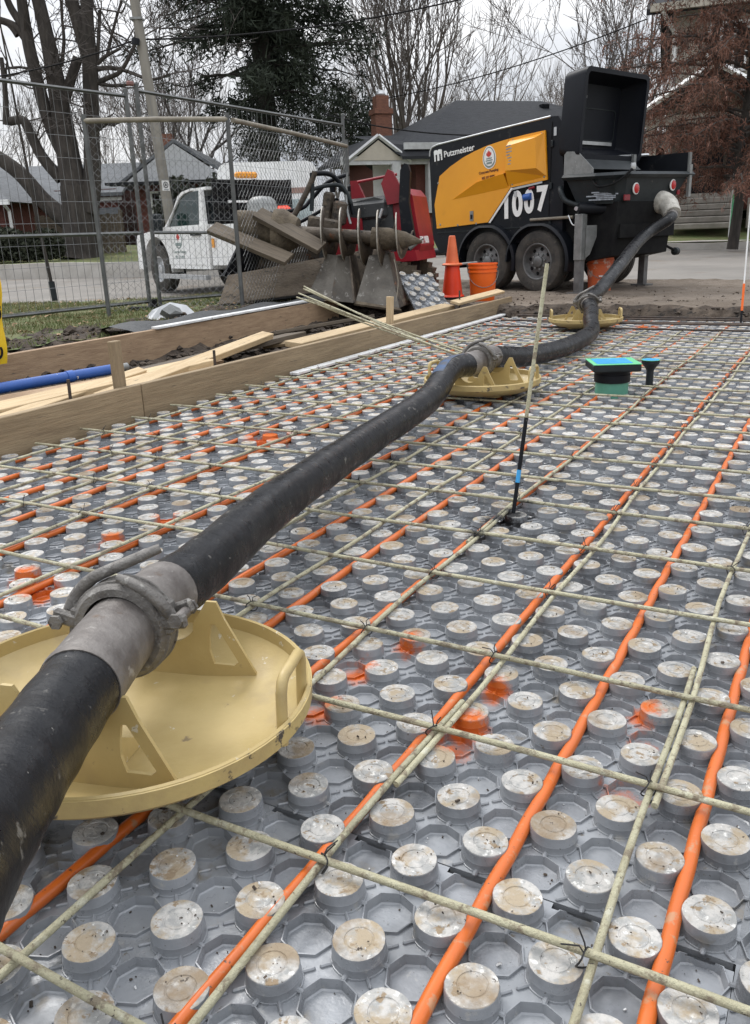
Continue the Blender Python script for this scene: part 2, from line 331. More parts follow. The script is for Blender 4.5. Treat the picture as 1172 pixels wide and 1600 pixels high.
M['dusty_black'] = mat('dusty_black_cover', (.016, .018, .019), (.03, .032, .033), 7, .55, 0, .2, 30, [((.10, .095, .085), 13, .60, .08), ((.22, .21, .19), 42, .66, .04)])
M['blade_edge'] = mat('worn_blade_edge', (.34, .32, .28), (.22, .20, .17), 30, .45, .4)
M['offwhite'] = mat('greyed_white_trim', (.46, .47, .47), (.38, .38, .38), 6, .6)
# ------------------------------------------------------------------ knobbed panels
PU, PV, U0, V0 = 0.0745, 0.077, -0.0235, 0.89
def panel_mesh(nu, nv, name):
    me = MB(); K = 24
    cs = [(math.cos(2 * PI * k / K), math.sin(2 * PI * k / K)) for k in range(K)]
    rim = [(c / max(abs(c), abs(s)) * PU / 2, s / max(abs(c), abs(s)) * PV / 2) for c, s in cs]
    def octo(k, r):
        a = (2 * PI * k / K) % (PI / 4) - PI / 8
        return r * math.cos(PI / 8) / math.cos(a)
    for i in range(nu):
        for j in range(nv):
            cx, cy = -(i + .5) * PU, (j + .5) * PV; knob = (i + j) % 2 == 0
            ring = lambda fn, z: [(cx + c * fn(k), cy + s * fn(k), z) for k, (c, s) in enumerate(cs)]
            jag = .0
            last = (j == nv - 1); cut = (.0015 if knob else .0115)
            def yy(y): return min(y, PV / 2 - cut) if last else y
            R = [[(cx + x, cy + yy(y), .0150) for x, y in rim]]
            if knob:
                dr = random.uniform(-.0006, .0006); dz = random.uniform(-.0012, .0008); ox, oy = random.uniform(-.0014, .0014), random.uniform(-.0014, .0014); lob = random.uniform(0, 6)
                prof = [(.0366, .0150), (.0360, .0172), (.0350, .0174), (.0346, .0186), (.0341, .0262), (.0344, .0276), (.0337, .0290), (.0331, .0400), (.0324, .0420)]
                wob = lambda k: .0004 * math.sin(2 * PI * k / K * 2 + lob) + .00025 * math.sin(2 * PI * k / K * 5 + lob * 2)
                for r, z in prof: R.append([(x, min(y, cy + PV / 2 - .001) if last else y, zz) for x, y, zz in ring(lambda k, r=r: r + dr + wob(k), z + (dz if z > .027 else 0))])
                n_side = len(R)
                top = [(.0311, .0427), (.0190, .0426), (.0182, .0414), (.0170, .0414), (.0160, .0423), (.0080, .0424)]
                for r, z in top: R.append([(x + ox * (r < .02), y + oy * (r < .02), zz) for x, y, zz in ring(lambda k, r=r: r + wob(k) * (r > .02), z + dz)])
            else:
                for r, z in ((.0372, .0150), (.0364, .0190), (.0346, .0192), (.0336, .0160), (.0318, .0062), (.0295, .0046), (.0150, .0044)):
                    R.append([(x, min(y, cy + PV / 2 - .0125) if last else y, zz) for x, y, zz in ring(lambda k, r=r: octo(k, r), z)])
                n_side = 99
            if last:
                q = PV / 2 - cut; me.add([(cx - PU / 2, cy + q, .015), (cx + PU / 2, cy + q, .015), (cx + PU / 2, cy + q, -.01), (cx - PU / 2, cy + q, -.01)], [(0, 1, 2, 3)])
                for sx in (-1, 1): me.add([(cx + sx * PU / 2, cy + PV / 2 - .0125, .015), (cx + sx * PU / 2, cy + PV / 2 - .0015, .015), (cx + sx * PU / 2, cy + PV / 2 - .0015, -.01), (cx + sx * PU / 2, cy + PV / 2 - .0125, -.01)], [(0, 1, 2, 3)])
            o = len(me.v)
            for q in R: me.v.extend(q)
            for a in range(len(R) - 1):
                mi = 1 if a >= n_side - 1 else 0
                for k in range(K):
                    k2 = (k + 1) % K; me.f.append((o + a * K + k, o + a * K + k2, o + (a + 1) * K + k2, o + (a + 1) * K + k)); me.m.append(mi)
            o2 = o + (len(R) - 1) * K; me.f.append(tuple(o2 + k for k in range(K))); me.m.append(1 if knob else 0)
            # little strengthening ribs that tie the cells together
            if knob:
                for (dx, dy, lx, ly) in ((PU * .5, 0, .010, .007), (-PU * .5, 0, .010, .007), (0, PV * .5, .007, .012), (0, -PV * .5, .007, .012)):
                    if last and dy > 0: continue
                    me.box((cx + dx * .98, cy + dy * .98, .0175), (lx, ly, .006), bev=.002)
                for (sx, sy) in ((1, 1), (1, -1), (-1, 1), (-1, -1)):
                    if last and sy > 0: continue
                    me.box((cx + sx * PU * .335, cy + sy * PV * .335, .0158), (.030, .0046, .0065), rot=(0, 0, math.atan2(sy, sx)), bev=.0016)
    # skirt of the panel edge, stepped cell by cell
    W_, H_ = nu * PU, nv * PV
    me.box((-W_ / 2, .002, .005), (W_ - .004, .004, .018))
    me.box((-.002, H_ / 2 - .01, .005), (.004, H_ - .03, .018)); me.box((-W_ + .002, H_ / 2 - .01, .005), (.004, H_ - .03, .018))
    return me
def bent_edges(o, nv):                       # the interlocking front edge wanders a little
    pass
PMESH = {}
def panel(nu, nv, u1, v0, var, label='grey plastic insulation panel with rows of round knobs under the bar grid', group='knobbed insulation panels'):
    key = (nu, nv, var)
    if key not in PMESH:
        o = panel_mesh(nu, nv, 'insulation_panel').build('insulation_panel', [M['panel'], M['knob']], smooth=32); PMESH[key] = o.data
    else:
        o = bpy.data.objects.new('insulation_panel', PMESH[key]); col.objects.link(o)
    o.location = SL(u1, v0, random.uniform(0, .0015)); o.rotation_euler = (random.uniform(-.001, .001), random.uniform(-.0008, .0008), SLROT + random.uniform(-.002, .002))
    return tag(o, label, 'insulation panel', group)
for r in range(-2, 12):
    nv = 8 if r < 11 else 4
    for c in range(-1, 3):
        nu = 16 if c < 2 else 8
        u1 = U0 - 16 * PU * c; v0 = V0 + 8 * PV * r
        o = panel(nu, nv, u1 - .0015, v0, (r * 3 + c) % 2)
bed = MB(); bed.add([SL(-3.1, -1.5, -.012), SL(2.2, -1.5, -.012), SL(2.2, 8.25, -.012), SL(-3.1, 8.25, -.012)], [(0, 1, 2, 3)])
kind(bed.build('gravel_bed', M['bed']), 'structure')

# ------------------------------------------------------------------ heating tubes between the knobs
Z0 = .0015
tube_u = [1.00, .78, .55, .335, .125, -.0985, -.323, -.5600, -.8560, -1.066, -1.29, -1.514, -1.738, -2.04, -2.26, -2.48, -2.707, -2.90]
for k, u in enumerate(tube_u):
    ph = random.choice((0, 1)); pts = []; v = -.35 if u > -1.2 else -.2; drift = random.uniform(0, 6)
    end = 7.85 if u not in (-1.066,) else 7.7
    while v < end:
        n = (v - V0) / PV
        wig = .0007 * math.sin(PI * n + PI * ph) * (1 if v < 4 else .8)
        pts.append(SL(u + wig + .002 * math.sin(v * 1.3 + drift), v, Z0 + .0300 + .0018 * math.sin(v * 5 + drift))); v += PV / (4 if v < 2.4 else 2)
    o = MB().tube(pts, .0099, 10 if u > -1.8 else 8).build('heating_tube', M['orange_tube'], recenter=True, smooth=60)
    tag(o, 'orange plastic heating tube running lengthwise between the knobs', 'heating tube', 'orange heating tubes')

# ------------------------------------------------------------------ fibreglass bars
RB = .0054; ZL, ZX = .0428 + Z0 + RB, .0428 + Z0 + 3 * RB
bar_u = [1.06, .74, .43, .12, -.178, -.534, -.826, -1.13, -1.40, -1.74, -2.04, -2.31, -2.545, -2.87]
bar_v = [-.45, -.14, .17, .475, .779, 1.13, 1.42, 1.765, 2.07, 2.39, 2.66, 2.96, 3.26, 3.565, 3.87, 4.175, 4.48, 4.78, 5.09, 5.39, 5.70, 6.0, 6.31, 6.61]
def bar(pts, nm, label, grp, m='bar'):
    o = MB().tube(pts, RB, 8).build(nm, M[m], recenter=True, smooth=50); return tag(o, label, 'reinforcing bar', grp)
for k, u in enumerate(bar_u):
    b = random.uniform(-.01, .01); lo = -.4
    if u == -.534: segs = [(lo, 1.25, 0), (.98, 7.2, .012)]
    elif u == -.178: segs = [(lo, 1.55, 0), (1.1, 7.2, .013)]
    elif u == -.826: segs = [(lo, 1.12, .034), (.95, 2.35, 0), (2.02, 7.2, -.012)]
    else: segs = [(lo, 7.2, 0)]
    for (a, e, du) in segs:
        pts = [SL(u + du + b * math.sin(t * 2.3) + .004 * math.sin(t * 7 + k), t, ZL + .0008 * math.sin(t * 9 + k)) for t in np.linspace(a, e, 40)]
        bar(pts, 'fibreglass_bar', 'pale green fibreglass bar running lengthwise on top of the knobs', 'lengthwise fibreglass bars')
for k, v in enumerate(bar_v):
    s = random.uniform(-.012, .012); l = -3.0 + random.uniform(-.02, .05)
    if v < 1: l = -2.98
    pts = [SL(t, v + s * (t + 1.2) * .5 + .004 * math.sin(t * 4 + k * 2), ZX + .0008 * math.sin(t * 8 + k)) for t in np.linspace(l, 1.9, 40)]
    bar(pts, 'fibreglass_bar', 'pale green fibreglass bar running crosswise over the lengthwise bars', 'crosswise fibreglass bars')
for k, v in enumerate((6.93, 7.22, 7.38, 7.62, 7.80)):
    pts = [SL(t, v + random.uniform(-.004, .004) + .02 * math.sin(t + k), ZX + .012 + (0.01 if k == 1 else 0)) for t in np.linspace(-2.75 + .35 * (k % 2), 1.8, 14)]
    o = MB().tube(pts, .008, 8).build('steel_bar', M['dark_bar'], recenter=True, smooth=50)
    tag(o, 'dark rusty steel bar lying across the panels near the soil edge', 'reinforcing bar', 'dark steel bars at the far edge')

# tie wires at the crossings
def tie_mesh(var):
    me = MB(); a = []
    for t in np.linspace(0, 2 * PI, 15):
        a.append((.0135 * math.cos(t), .004 * math.sin(2 * t), .0125 * math.sin(t)))
    me.tube(a, .0012, 5, caps=False); a = [(.0, -.002 + .004 * math.cos(t), .0125 * 1 + .003 * math.sin(t)) for t in np.linspace(0, 4, 5)]
    R = random.Random(var)
    for s in (-1, 1):
        e = Vector((s * R.uniform(.005, .02), R.uniform(-.01, .02), R.uniform(.02, .036)))
        me.tube([(.002 * s, 0, .0125), tuple(Vector((.004 * s, .004, .020))), tuple(e)], .0011, 5)
    return me
tie_src = []
cnt = 0
for v in bar_v:
    for u in bar_u:
        if v < .1 or v > 5.2 or u > .2: continue
        if random.random() > .72: continue
        vi = random.randrange(4)
        if len(tie_src) <= vi:
            o = tie_mesh(len(tie_src)).build('tie_wire', M['tie'], smooth=60); tie_src.append(o.data)
        else:
            o = bpy.data.objects.new('tie_wire', tie_src[vi]); col.objects.link(o)
        o.location = SL(u, v, (ZL + ZX) / 2); o.rotation_euler = (random.uniform(-.2, .2), random.uniform(-.2, .2), SLROT + random.choice((1, -1)) * PI / 4 + random.uniform(-.3, .3))
        tag(o, 'twisted black tie wire binding two crossing fibreglass bars', 'tie wire', 'black tie wires at the bar crossings'); cnt += 1

# grit on the panels
me = MB()
for _ in range(5200):
    u = random.uniform(-1.9, .25); v = random.uniform(.25, 3.4) if random.random() < .8 else random.uniform(.3, 1.3)
    i = math.floor((U0 - u) / PU); j = math.floor((v - V0) / PV)
    z = .0445 if (i + j) % 2 == 0 else .0055
    if (i + j) % 2 == 0 and math.hypot(u - (U0 - (i + .5) * PU), v - (V0 + (j + .5) * PV)) > .026: continue
    if (i + j) % 2 and math.hypot(u - (U0 - (i + .5) * PU), v - (V0 + (j + .5) * PV)) > .027: continue
    s = random.uniform(.0006, .0021) * (1 if random.random() < .93 else 1.8); p = SL(u, v, z + s * .5)
    me.box(p, (s * random.uniform(.8, 2.2), s, s * .8), rot=(random.random(), random.random(), random.random() * 6), mi=0 if random.random() < .8 else 1)
o = me.build('grit', [M['soil'], M['white_trim']]); kind(o, 'stuff'); tag(o, 'specks of dark soil and white crumbs scattered over the panels', 'grit')

# ------------------------------------------------------------------ concrete hose, couplings, pans
HR = .0585
D1, D2, D3 = Vector((-.432, 1.245, .088)), Vector((.575, 4.33, .068)), Vector((1.785, 7.07, .068))
C1, C2, C3 = Vector((-.418, 1.270, .262)), Vector((.575, 4.43, .210)), Vector((1.80, 7.09, .255))
def hose(name, P, label, n0, n1, extra=None):
    """n0, n1: lengths of bare steel ferrule at the two ends"""
    pts = spline(P, 14); d = [0]
    for a, b in zip(pts, pts[1:]): d.append(d[-1] + (b - a).length)
    T = d[-1]
    root = thing(name, label, 'hose', pts[0])
    inv = lambda q: [p - pts[0] for p in q]
    core = [p for p, s in zip(pts, d) if s >= n0 * .7 and s <= T - n1 * .7]
    rr = [HR * (1 + .012 * math.sin(i * .9)) for i in range(len(core))]
    MB().tube(inv(core), rr, 28).build('rubber_sleeve', M['rubber'], root, smooth=60)
    for q in ([p for p, s in zip(pts, d) if s <= n0], [p for p, s in zip(pts, d) if s >= T - n1]):
        if len(q) > 1:
            k = len(q); MB().tube(inv(q), [HR * (1.055 if i in (1, k - 2) else 1.03) for i in range(k)], 28).build('end_ferrule', M['steel'], root, smooth=40)
    if extra: extra(root, pts, d, T)
    return root, pts
def dirn(a, b): return (Vector(b) - Vector(a)).normalized()
d12 = dirn(C1, C2); dd = Vector((.165, .975, -.085)).normalized(); dd0 = Vector((.05, .97, -.03)).normalized()
P0 = [Vector((-.18, -.95, .12)), Vector((-.19, -.35, .36)), Vector((-.275, .22, .405)), Vector((-.362, .485, .352)), Vector((-.402, .63, .312)), Vector((-.424, .80, .282)), Vector((-.430, .97, .270)), C1 - dd0 * .12, C1 - dd0 * .004]
hose('delivery_hose', P0, 'thick black rubber hose coming from the near left edge into the nearest clamp', 0, .215)
e2 = Vector((.52, .85, 0)).normalized()
P1 = [C1 + dd * .004, C1 + dd * .16, C1 + dd * .36 + Vector((.01, 0, .0)), Vector((-.255, 2.10, .205)), Vector((-.03, 2.9, .165)), Vector((.24, 3.62, .165)), C2 - e2 * .36 + Vector((0, 0, .004)), C2 - e2 * .15, C2 - e2 * .004]
def blue_band(root, pts, d, T):
    q = [p for p, s in zip(pts, d) if T - .60 <= s <= T - .19]
    me = MB(); vs = []; fs = []
    for i, p in enumerate(q):
        t = (q[min(i + 1, len(q) - 1)] - q[max(i - 1, 0)]).normalized(); a = (Vector((0, 0, 1)) - t * t.z).normalized(); b = t.cross(a)
        for k in range(7):
            th = -1.02 + k * .13 if False else -.25 + k * .16
            vs.append(p - pts[0] + (a * math.cos(th) + b * math.sin(th) * -1) * HR * 1.022)
    for i in range(len(q) - 1):
        for k in range(6): fs.append((i * 7 + k, i * 7 + k + 1, (i + 1) * 7 + k + 1, (i + 1) * 7 + k))
    me.add(vs, fs); me.build('blue_stripe', mat('blue_hose_stripe', (.012, .05, .13), (.03, .035, .045), 18, .45), root, smooth=60)
hose('delivery_hose', P1, 'long straight black rubber hose between nearest and middle pan, blue striped at its far end', .17, .16, blue_band)
P2 = [C2 + e2 * .004, C2 + e2 * .15, C2 + e2 * .36 + Vector((.0, 0, -.03)), Vector((.95, 5.02, .14)), Vector((1.25, 5.48, .118)), Vector((1.50, 5.95, .118)), Vector((1.64, 6.30, .125)), Vector((1.70, 6.58, .17)),
      C3 + Vector((-.012, -.17, -.035)), C3 + Vector((0, -.004, 0))]
hose('delivery_hose', P2, 'curved black rubber hose snaking from the middle pan up onto the farthest pan', .17, .06)

def hose_clamp(c, d, label, lever=1):
    z = Vector((0, 0, 1)); d = Vector(d).normalized(); r = d.cross(z).normalized(); u = r.cross(d)
    root = thing('hose_clamp', label, 'hose clamp', c); Mx = frame((0, 0, 0), r, u, d)
    a = MB(); R1 = HR * 1.06
    a.lathe([(R1, -.030), (R1 + .012, -.030), (R1 + .019, -.022), (R1 + .020, .022), (R1 + .012, .030), (R1, .030)], 36, T=Mx, close=True)
    a.build('clamp_band', M['clamp'], root, smooth=40)
    for s in (-1, 1):
        ang = .25 if s > 0 else PI - .15; rad = Vector((math.cos(ang), math.sin(ang), 0)); tan_ = Vector((-rad.y, rad.x, 0))
        for q in (-1, 1):                    # the two forked lugs of a hinge, with the pin through them
            b = MB(); o = rad * (R1 + .030) + Vector((0, 0, .019 * q)) + tan_ * (.004 * q); b.box(o, (.050, .024, .014), T=Mx, rot=(0, 0, ang + .12 * q), bev=.004); b.build('hinge_lug', M['clamp'], root)
        b = MB(); o = rad * (R1 + .043); b.tube([o + Vector((0, 0, -.034)), o + Vector((0, 0, .034))], .0085, 12, T=Mx); pn = b.build('hinge_pin', M['steel'], root, smooth=40)
        for q in (-1, 1): MB().tube([o + Vector((0, 0, .030 * q)), o + Vector((0, 0, .037 * q))], .0125, 6, T=Mx).build('pin_nut', M['clamp'], pn)
        b = MB(); o = rad * (R1 + .018); b.box(o, (.016, .05, .046), T=Mx, rot=(0, 0, ang), bev=.004); b.build('lug_root', M['clamp'], root)
    b = MB()
    for z_ in (-.017, .017): b.lathe([(R1 + .018, -.0035 + z_), (R1 + .0225, -.002 + z_), (R1 + .0225, .002 + z_), (R1 + .018, .0035 + z_)], 36, T=Mx, close=True)
    b.build('cast_ribs', M['clamp'], root, smooth=30)
    l = MB(); pts = []
    for t in np.linspace(0, 1, 12):          # curved lever lying over the top of the band, its tip free
        th = PI - .06 - min(t, .55) * 2.1; rr = R1 + .034
        p = Vector((rr * math.cos(th), rr * math.sin(th), .006))
        if t > .55: p += Vector((math.sin(th), -math.cos(th), 0)) * (t - .55) * .19 + Vector((0, 0, .11 * (t - .55)))
        pts.append(tuple(p))
    w_ = [.012, .0165, .0145, .012, .011, .0105, .010, .010, .0098, .0095, .009, .008]
    l.tube(pts, w_, 10, T=Mx); l.build('lever_handle', M['clamp'], root, smooth=50)
    k = MB(); pts = [((R1 + .030) * math.cos(t), (R1 + .030) * math.sin(t), -.012 - .02 * math.sin((t - .2) * 2)) for t in np.linspace(1.5, .1, 9)]
    k.tube(pts, [.007, .0085, .009, .009, .009, .0095, .0105, .011, .0105], 8, T=Mx); k.build('latch_arm', M['clamp'], root, smooth=50)
    return root
hose_clamp(C1, dd, 'big grey iron lever clamp joining the hoses over the nearest pan')
hose_clamp(C2, e2, 'grey iron lever clamp joining the hoses over the middle pan, behind the leaning rod')
up3 = Vector((.25, .9, .35)).normalized()
hose_clamp(C3, up3, 'grey iron lever clamp over the farthest pan below the orange pail')

def pan(c, d, label, tilt=(0, 0), scale=1.0):
    d = Vector((d[0], d[1], 0)).normalized(); a = Vector((d.y, -d.x, 0))      # a: across the hose
    root = thing('hose_pan', label, 'hose pan', c); root.rotation_euler = (tilt[0], tilt[1], 0); root.scale = (scale,) * 3
    R = .295
    out_ = [(0, .0), (.10, .0), (.18, .004), (.235, .014), (.272, .030), (.290, .044), (.295, .050), (.2955, .076), (.2915, .078), (.289, .076), (.2885, .052), (.284, .047), (.266, .034), (.230, .019), (.178, .009), (.10, .005), (0, .005)]
    MB().lathe(out_, 72).build('dish', M['dish'], root, smooth=35)
    MB().lathe([(.2955, .050), (.2975, .0505), (.2978, .0745), (.2955, .0752)], 72).build('rim_band', M['dish_edge'], root, smooth=35)
    def A_half(s):                            # half of a cradle plate seen along the hose, with its triangular hole
        o = [(.062, .078), (.070, .125), (.080, .150), (.102, .150), (.118, .118), (.150, .055), (.172, .012), (.152, .006), (.130, .008), (.100, .040), (.086, .036), (.072, .008), (.052, .005), (.045, .032), (.050, .055)]
        return o
    for k, off in enumerate((-.165, .165)):
        me = MB()
        for s in (-1, 1):
            Mx = frame(d * (off + .003), a * s, Vector((0, 0, 1)), d * (1 if s < 0 else 1))
            # strut pieces of the A
            def strip(p, q, w0, w1):
                p = Vector((p[0], p[1], 0)); q = Vector((q[0], q[1], 0)); t = (q - p).normalized(); n = Vector((-t.y, t.x, 0))
                poly = [p - n * w0 / 2, q - n * w1 / 2, q + n * w1 / 2, p + n * w0 / 2]
                me.prism([(v.x, v.y) for v in poly], .0062, T=Mx)
            O = [(.048, .070), (.050, .108), (.076, .152), (.094, .152), (.108, .120), (.168, .010), (.150, .003), (.050, .003)]
            I = [(.078, .060), (.079, .085), (.083, .110), (.091, .110), (.098, .098), (.130, .042), (.122, .035), (.085, .035)]
            me.holed(O, I, .0062, T=Mx)
        n = 14; arc = [(.062 * math.sin(t), .135 - .066 * math.cos(t)) for t in np.linspace(-1.05, 1.05, n)]
        poly = [(-.058, .003), (.058, .003)] + [(x, z) for x, z in arc[::-1]]
        me.prism(poly, .0062, T=frame(d * off, a, Vector((0, 0, 1)), d * -1) if False else frame(d * (off + .0035), a, Vector((0, 0, 1)), d))
        me.build('cradle_plate', M['dish'], root)
    for s in (-1, 1):                          # saddle gussets between the plates
        me = MB(); pts = [(x, z) for x, z in [(.0, .006), (.0, .06), (.05, .03), (.07, .006)]]
        me.prism(pts, .006, T=frame(a * (.045 * s) - d * .12, d, Vector((0, 0, 1)), a)); me.build('gusset', M['dish'], root)
    for s in (-1, 1):                          # loop handles at the rim
        me = MB(); p0 = a * (.283 * s); q = []
        for (t, z) in ((-.052, .035), (-.052, .118), (-.046, .132), (-.036, .138), (.036, .138), (.046, .132), (.052, .118), (.052, .035)): q.append(p0 + d * t + Vector((0, 0, z)) - a * s * .006)
        me.tube(q, .0085, 10); me.build('handle', M['dish'], root, smooth=50)
    return root
pan(D1, (.20, .975), 'yellow steel pan under the nearest hose clamp, the largest in view', (-.02, .035), 1.055)
pan(D2, e2, 'yellow steel pan under the middle hose clamp, beside the leaning rod')
pan(D3, (.1, 1, 0), 'yellow steel pan farthest away, at the soil edge in front of the pump')

# ------------------------------------------------------------------ small things standing in the slab
def riser():
    p = atz(955, 617, .03); root = thing('cleanout_riser', 'green pipe riser with black collar and square cap masked in blue film', 'pipe riser', (p.x, p.y, 0))
    MB().lathe([(0, .0), (.083, .0), (.083, .110), (0, .110)], 32).build('green_pipe', M['green'], root, smooth=40)
    MB().lathe([(.084, .100), (.090, .102), (.090, .140), (.086, .142), (.086, .150), (.094, .160), (.094, .166), (0, .166)], 32).build('collar', M['black'], root, smooth=40)
    me = MB(); me.box((0, 0, .181), (.236, .225, .036), bev=.006); me.build('square_cap', M['char'], root).rotation_euler.z = SLROT + .45
    f = MB(); f.box((0, 0, .2012), (.236, .226, .003)); o = f.build('green_tape', M['green_tape'], root); o.rotation_euler.z = SLROT + .45
    f = MB(); f.box((-.008, -.002, .2034), (.175, .165, .003)); o = f.build('blue_film', M['blue_film'], root); o.rotation_euler.z = SLROT + .45
    p = atz(1014, 607, .03); root = thing('vent_riser', 'small grey pipe riser with flared black top masked in blue, beside the square capped one', 'pipe riser', (p.x, p.y, 0))
    MB().lathe([(0, 0), (.019, 0), (.019, .15), (0, .15)], 20).build('riser_pipe', M['char'], root, smooth=40)
    MB().lathe([(.019, .125), (.023, .135), (.040, .157), (.046, .164), (.046, .180), (0, .180)], 24).build('flared_top', M['char'], root, smooth=35)
    MB().lathe([(.043, .1805), (.043, .1825), (0, .1825)], 24).build('blue_film', M['blue_film'], root, smooth=30)
    MB().lathe([(.0435, .1808), (.0472, .1808), (.0472, .1832), (.0435, .1832)], 24, close=True).build('green_tape', M['green_tape'], root, smooth=30)
riser()
b = atz(800, 818, .01); t = at(855, 412, b.y + .12)
root = thing('marker_rod', 'leaning fibreglass rod with black lower half and blue tape, standing in the panels', 'marker rod', b)
q = lambda s: (t - b) * s
MB().tube([q(0), q(.18), q(.42)], .0062, 10).build('black_lower_half', M['black'], root, smooth=50)
MB().tube([q(.42), q(1.0)], .0060, 10).build('bare_upper_half', M['bar'], root, smooth=50)
MB().tube([q(.165), q(.215)], .0068, 10).build('blue_tape', M['blue_film'], root, smooth=50)
b = atz(1157, 512, .03); t = at(1173, 318, b.y + .15)
root = thing('marker_rod', 'thin white rod with an orange painted middle at the soil edge', 'marker rod', b)
q = lambda s: (t - b) * s
MB().tube([q(0), q(.15)], .0085, 8).build('black_foot', M['black'], root, smooth=50)
MB().tube([q(.14), q(.36)], .0095, 8).build('orange_section', M['orange_ink'], root, smooth=50)
MB().tube([q(.35), q(1)], .0065, 8).build('white_section', M['white'], root, smooth=50)

# ------------------------------------------------------------------ form boards and lumber
def board(name, P, Q, wd, th, m, label, cat='board', grp=None, flat=True, roll=0.0, bev=.003):
    """a board from P to Q (centre line); wd across, th thick; flat lies down, else on edge"""
    P = Vector(P); Q = Vector(Q); d = (Q - P); Ln = d.length; x = d.normalized()
    y = Vector((0, 0, 1)).cross(x).normalized(); z = x.cross(y)
    R = Matrix.Rotation(roll, 3, x); y = R @ y; z = R @ z
    o = MB(); o.box((0, 0, 0), (Ln, wd if flat else th, th if flat else wd), bev=bev)
    ob = o.build(name, m); ob.matrix_world = frame((P + Q) / 2, x, y, z)
    return tag(ob, label, cat, grp)
board('form_board', SL(-3.045, -.6, .075), SL(-3.045, 3.09, .085), .215, .038, M['form'], 'weathered form board along the panels, nearer length left of the joint', flat=False)
board('form_board', SL(-3.043, 3.093, .085), SL(-3.043, 8.42, .088), .215, .038, M['form'], 'weathered form board along the panels, farther length ending by the orange pail', flat=False)
board('timber_beam', SL(-4.24, .5, .145), SL(-4.30, 7.08, .165), .225, .045, M['beam'], 'wide brown timber plank on edge in front of the grass, with knots', 'timber', flat=False)
board('white_strip', SL(-2.955, 4.32, .055), SL(-2.955, 8.25, .06), .06, .018, M['white_trim'], 'white plastic strip lying along the foot of the form board', 'plastic strip', flat=True)
board('white_strip', SL(-4.262, 4.55, .280), SL(-4.31, 6.6, .298), .06, .018, M['white_trim'], 'white plastic strip lying on top of the brown timber plank', 'plastic strip')
o = MB()
for k in range(26):
    t = k / 25; v = 4.4 + 2.9 * t
    o.v += [tuple(SL(-4.27, v, .262 + .016 * t)), tuple(SL(-4.37, v, .280 + .02 * math.sin(k * 1.3))), tuple(SL(-4.55, v, .30 + .015 * math.sin(k * .9))), tuple(SL(-4.68, v, .27))]
for k in range(25):
    for j in range(3): o.f.append((k * 4 + j, k * 4 + j + 1, k * 4 + j + 5, k * 4 + j + 4)); o.m.append(0)
tag(o.build('black_membrane', M['membrane'], recenter=True, smooth=60), 'crumpled black membrane strip behind the brown timber plank', 'membrane')
board('loose_board', SL(-3.52, 1.6, .115), SL(-3.42, 4.05, .150), .19, .038, M['lumber'], 'pale loose board lying below the blue pipe', 'lumber')
board('loose_board', SL(-3.22, 3.0, .125), SL(-3.62, 5.0, .195), .09, .04, M['lumber'], 'pale stud resting aslant behind the tall wooden stake, sawn end facing the grass', 'lumber', roll=.2)
board('loose_board', SL(-3.28, 3.35, .085), SL(-3.30, 4.7, .10), .14, .04, M['lumber'], 'short board lying flat just inside the form, right of the stake', 'lumber')
board('loose_board', SL(-3.68, 3.7, .115), SL(-3.75, 5.55, .13), .19, .038, M['plank'], 'darker board lying in the soil between form and timber plank', 'lumber', roll=-.1)
board('loose_board', SL(-3.34, 4.9, .145), SL(-3.26, 7.35, .190), .14, .04, M['lumber'], 'long pale board resting on the form beside the thin stake', 'lumber', roll=.08)
board('loose_board', SL(-3.15, 7.25, .23), SL(-3.12, 8.35, .255), .09, .025, M['lumber'], 'thin splintered board on the form end by the orange pail', 'lumber', roll=.25)
board('loose_board', SL(-3.90, 2.2, .10), SL(-3.55, 4.35, .10), .09, .04, M['beam'], 'brown stud half buried in the soil beside the blue pipe', 'lumber', roll=.15)
board('loose_board', SL(-3.30, 2.2, .10), SL(-3.45, 3.55, .175), .06, .02, M['lumber'], 'short pale lath lying across the boards left of the tall stake', 'lumber', roll=.3)
board('loose_board', SL(-3.75, 5.1, .10), SL(-3.30, 5.6, .13), .05, .025, M['form'], 'short grey offcut lying in the soil by the thin stake', 'lumber', roll=.4)
board('loose_board', SL(-4.05, 5.6, .12), SL(-3.85, 6.9, .13), .14, .03, M['plank'], 'dark wet board lying against the foot of the brown timber plank', 'lumber', roll=-.2)
board('wood_stake', SL(-3.095, 3.02, .0), SL(-3.10, 3.02, .41), .058, .036, M['form'], 'tall square wooden stake nailed to the form at the board joint', 'stake', flat=True)
board('wood_stake', SL(-3.095, 5.86, .0), SL(-3.09, 5.88, .395), .05, .036, M['lumber'], 'thin wooden stake at the form in front of the auger', 'stake', flat=True)
for k, (v, h) in enumerate(((2.72, .27), (3.80, .26), (7.38, .33))):
    p = SL(-3.12 - .02 * k, v, 0); tag(MB().tube([p, p + Vector((.004, .01, h))], .008, 8).build('steel_pin', M['dark_bar'], recenter=True, smooth=50),
        ['rusty steel pin behind the form left of the tall stake', 'rusty steel pin behind the form right of the tall stake', 'rusty steel pin behind the far form by the cone'][k], 'steel pin')
a, b2 = at(-60, 617, 4.35), at(199, 573, 5.05)
root = thing('blue_pipe', 'blue painted steel pipe spattered with white, lying on loose boards', 'pipe', a)
pp = [Vector(), (b2 - a) * .60, (b2 - a) * .93]; MB().tube(pp, .030, 20).build('pipe_body', M['blue_pipe'], root, smooth=50)
MB().tube([(b2 - a) * .60, (b2 - a) * .64], .034, 20).build('pipe_collar', M['blue_pipe'], root, smooth=40)
MB().tube([(b2 - a) * .928, (b2 - a)], .024, 20).build('bare_tip', M['galv'], root, smooth=40)
R = random.Random(3)
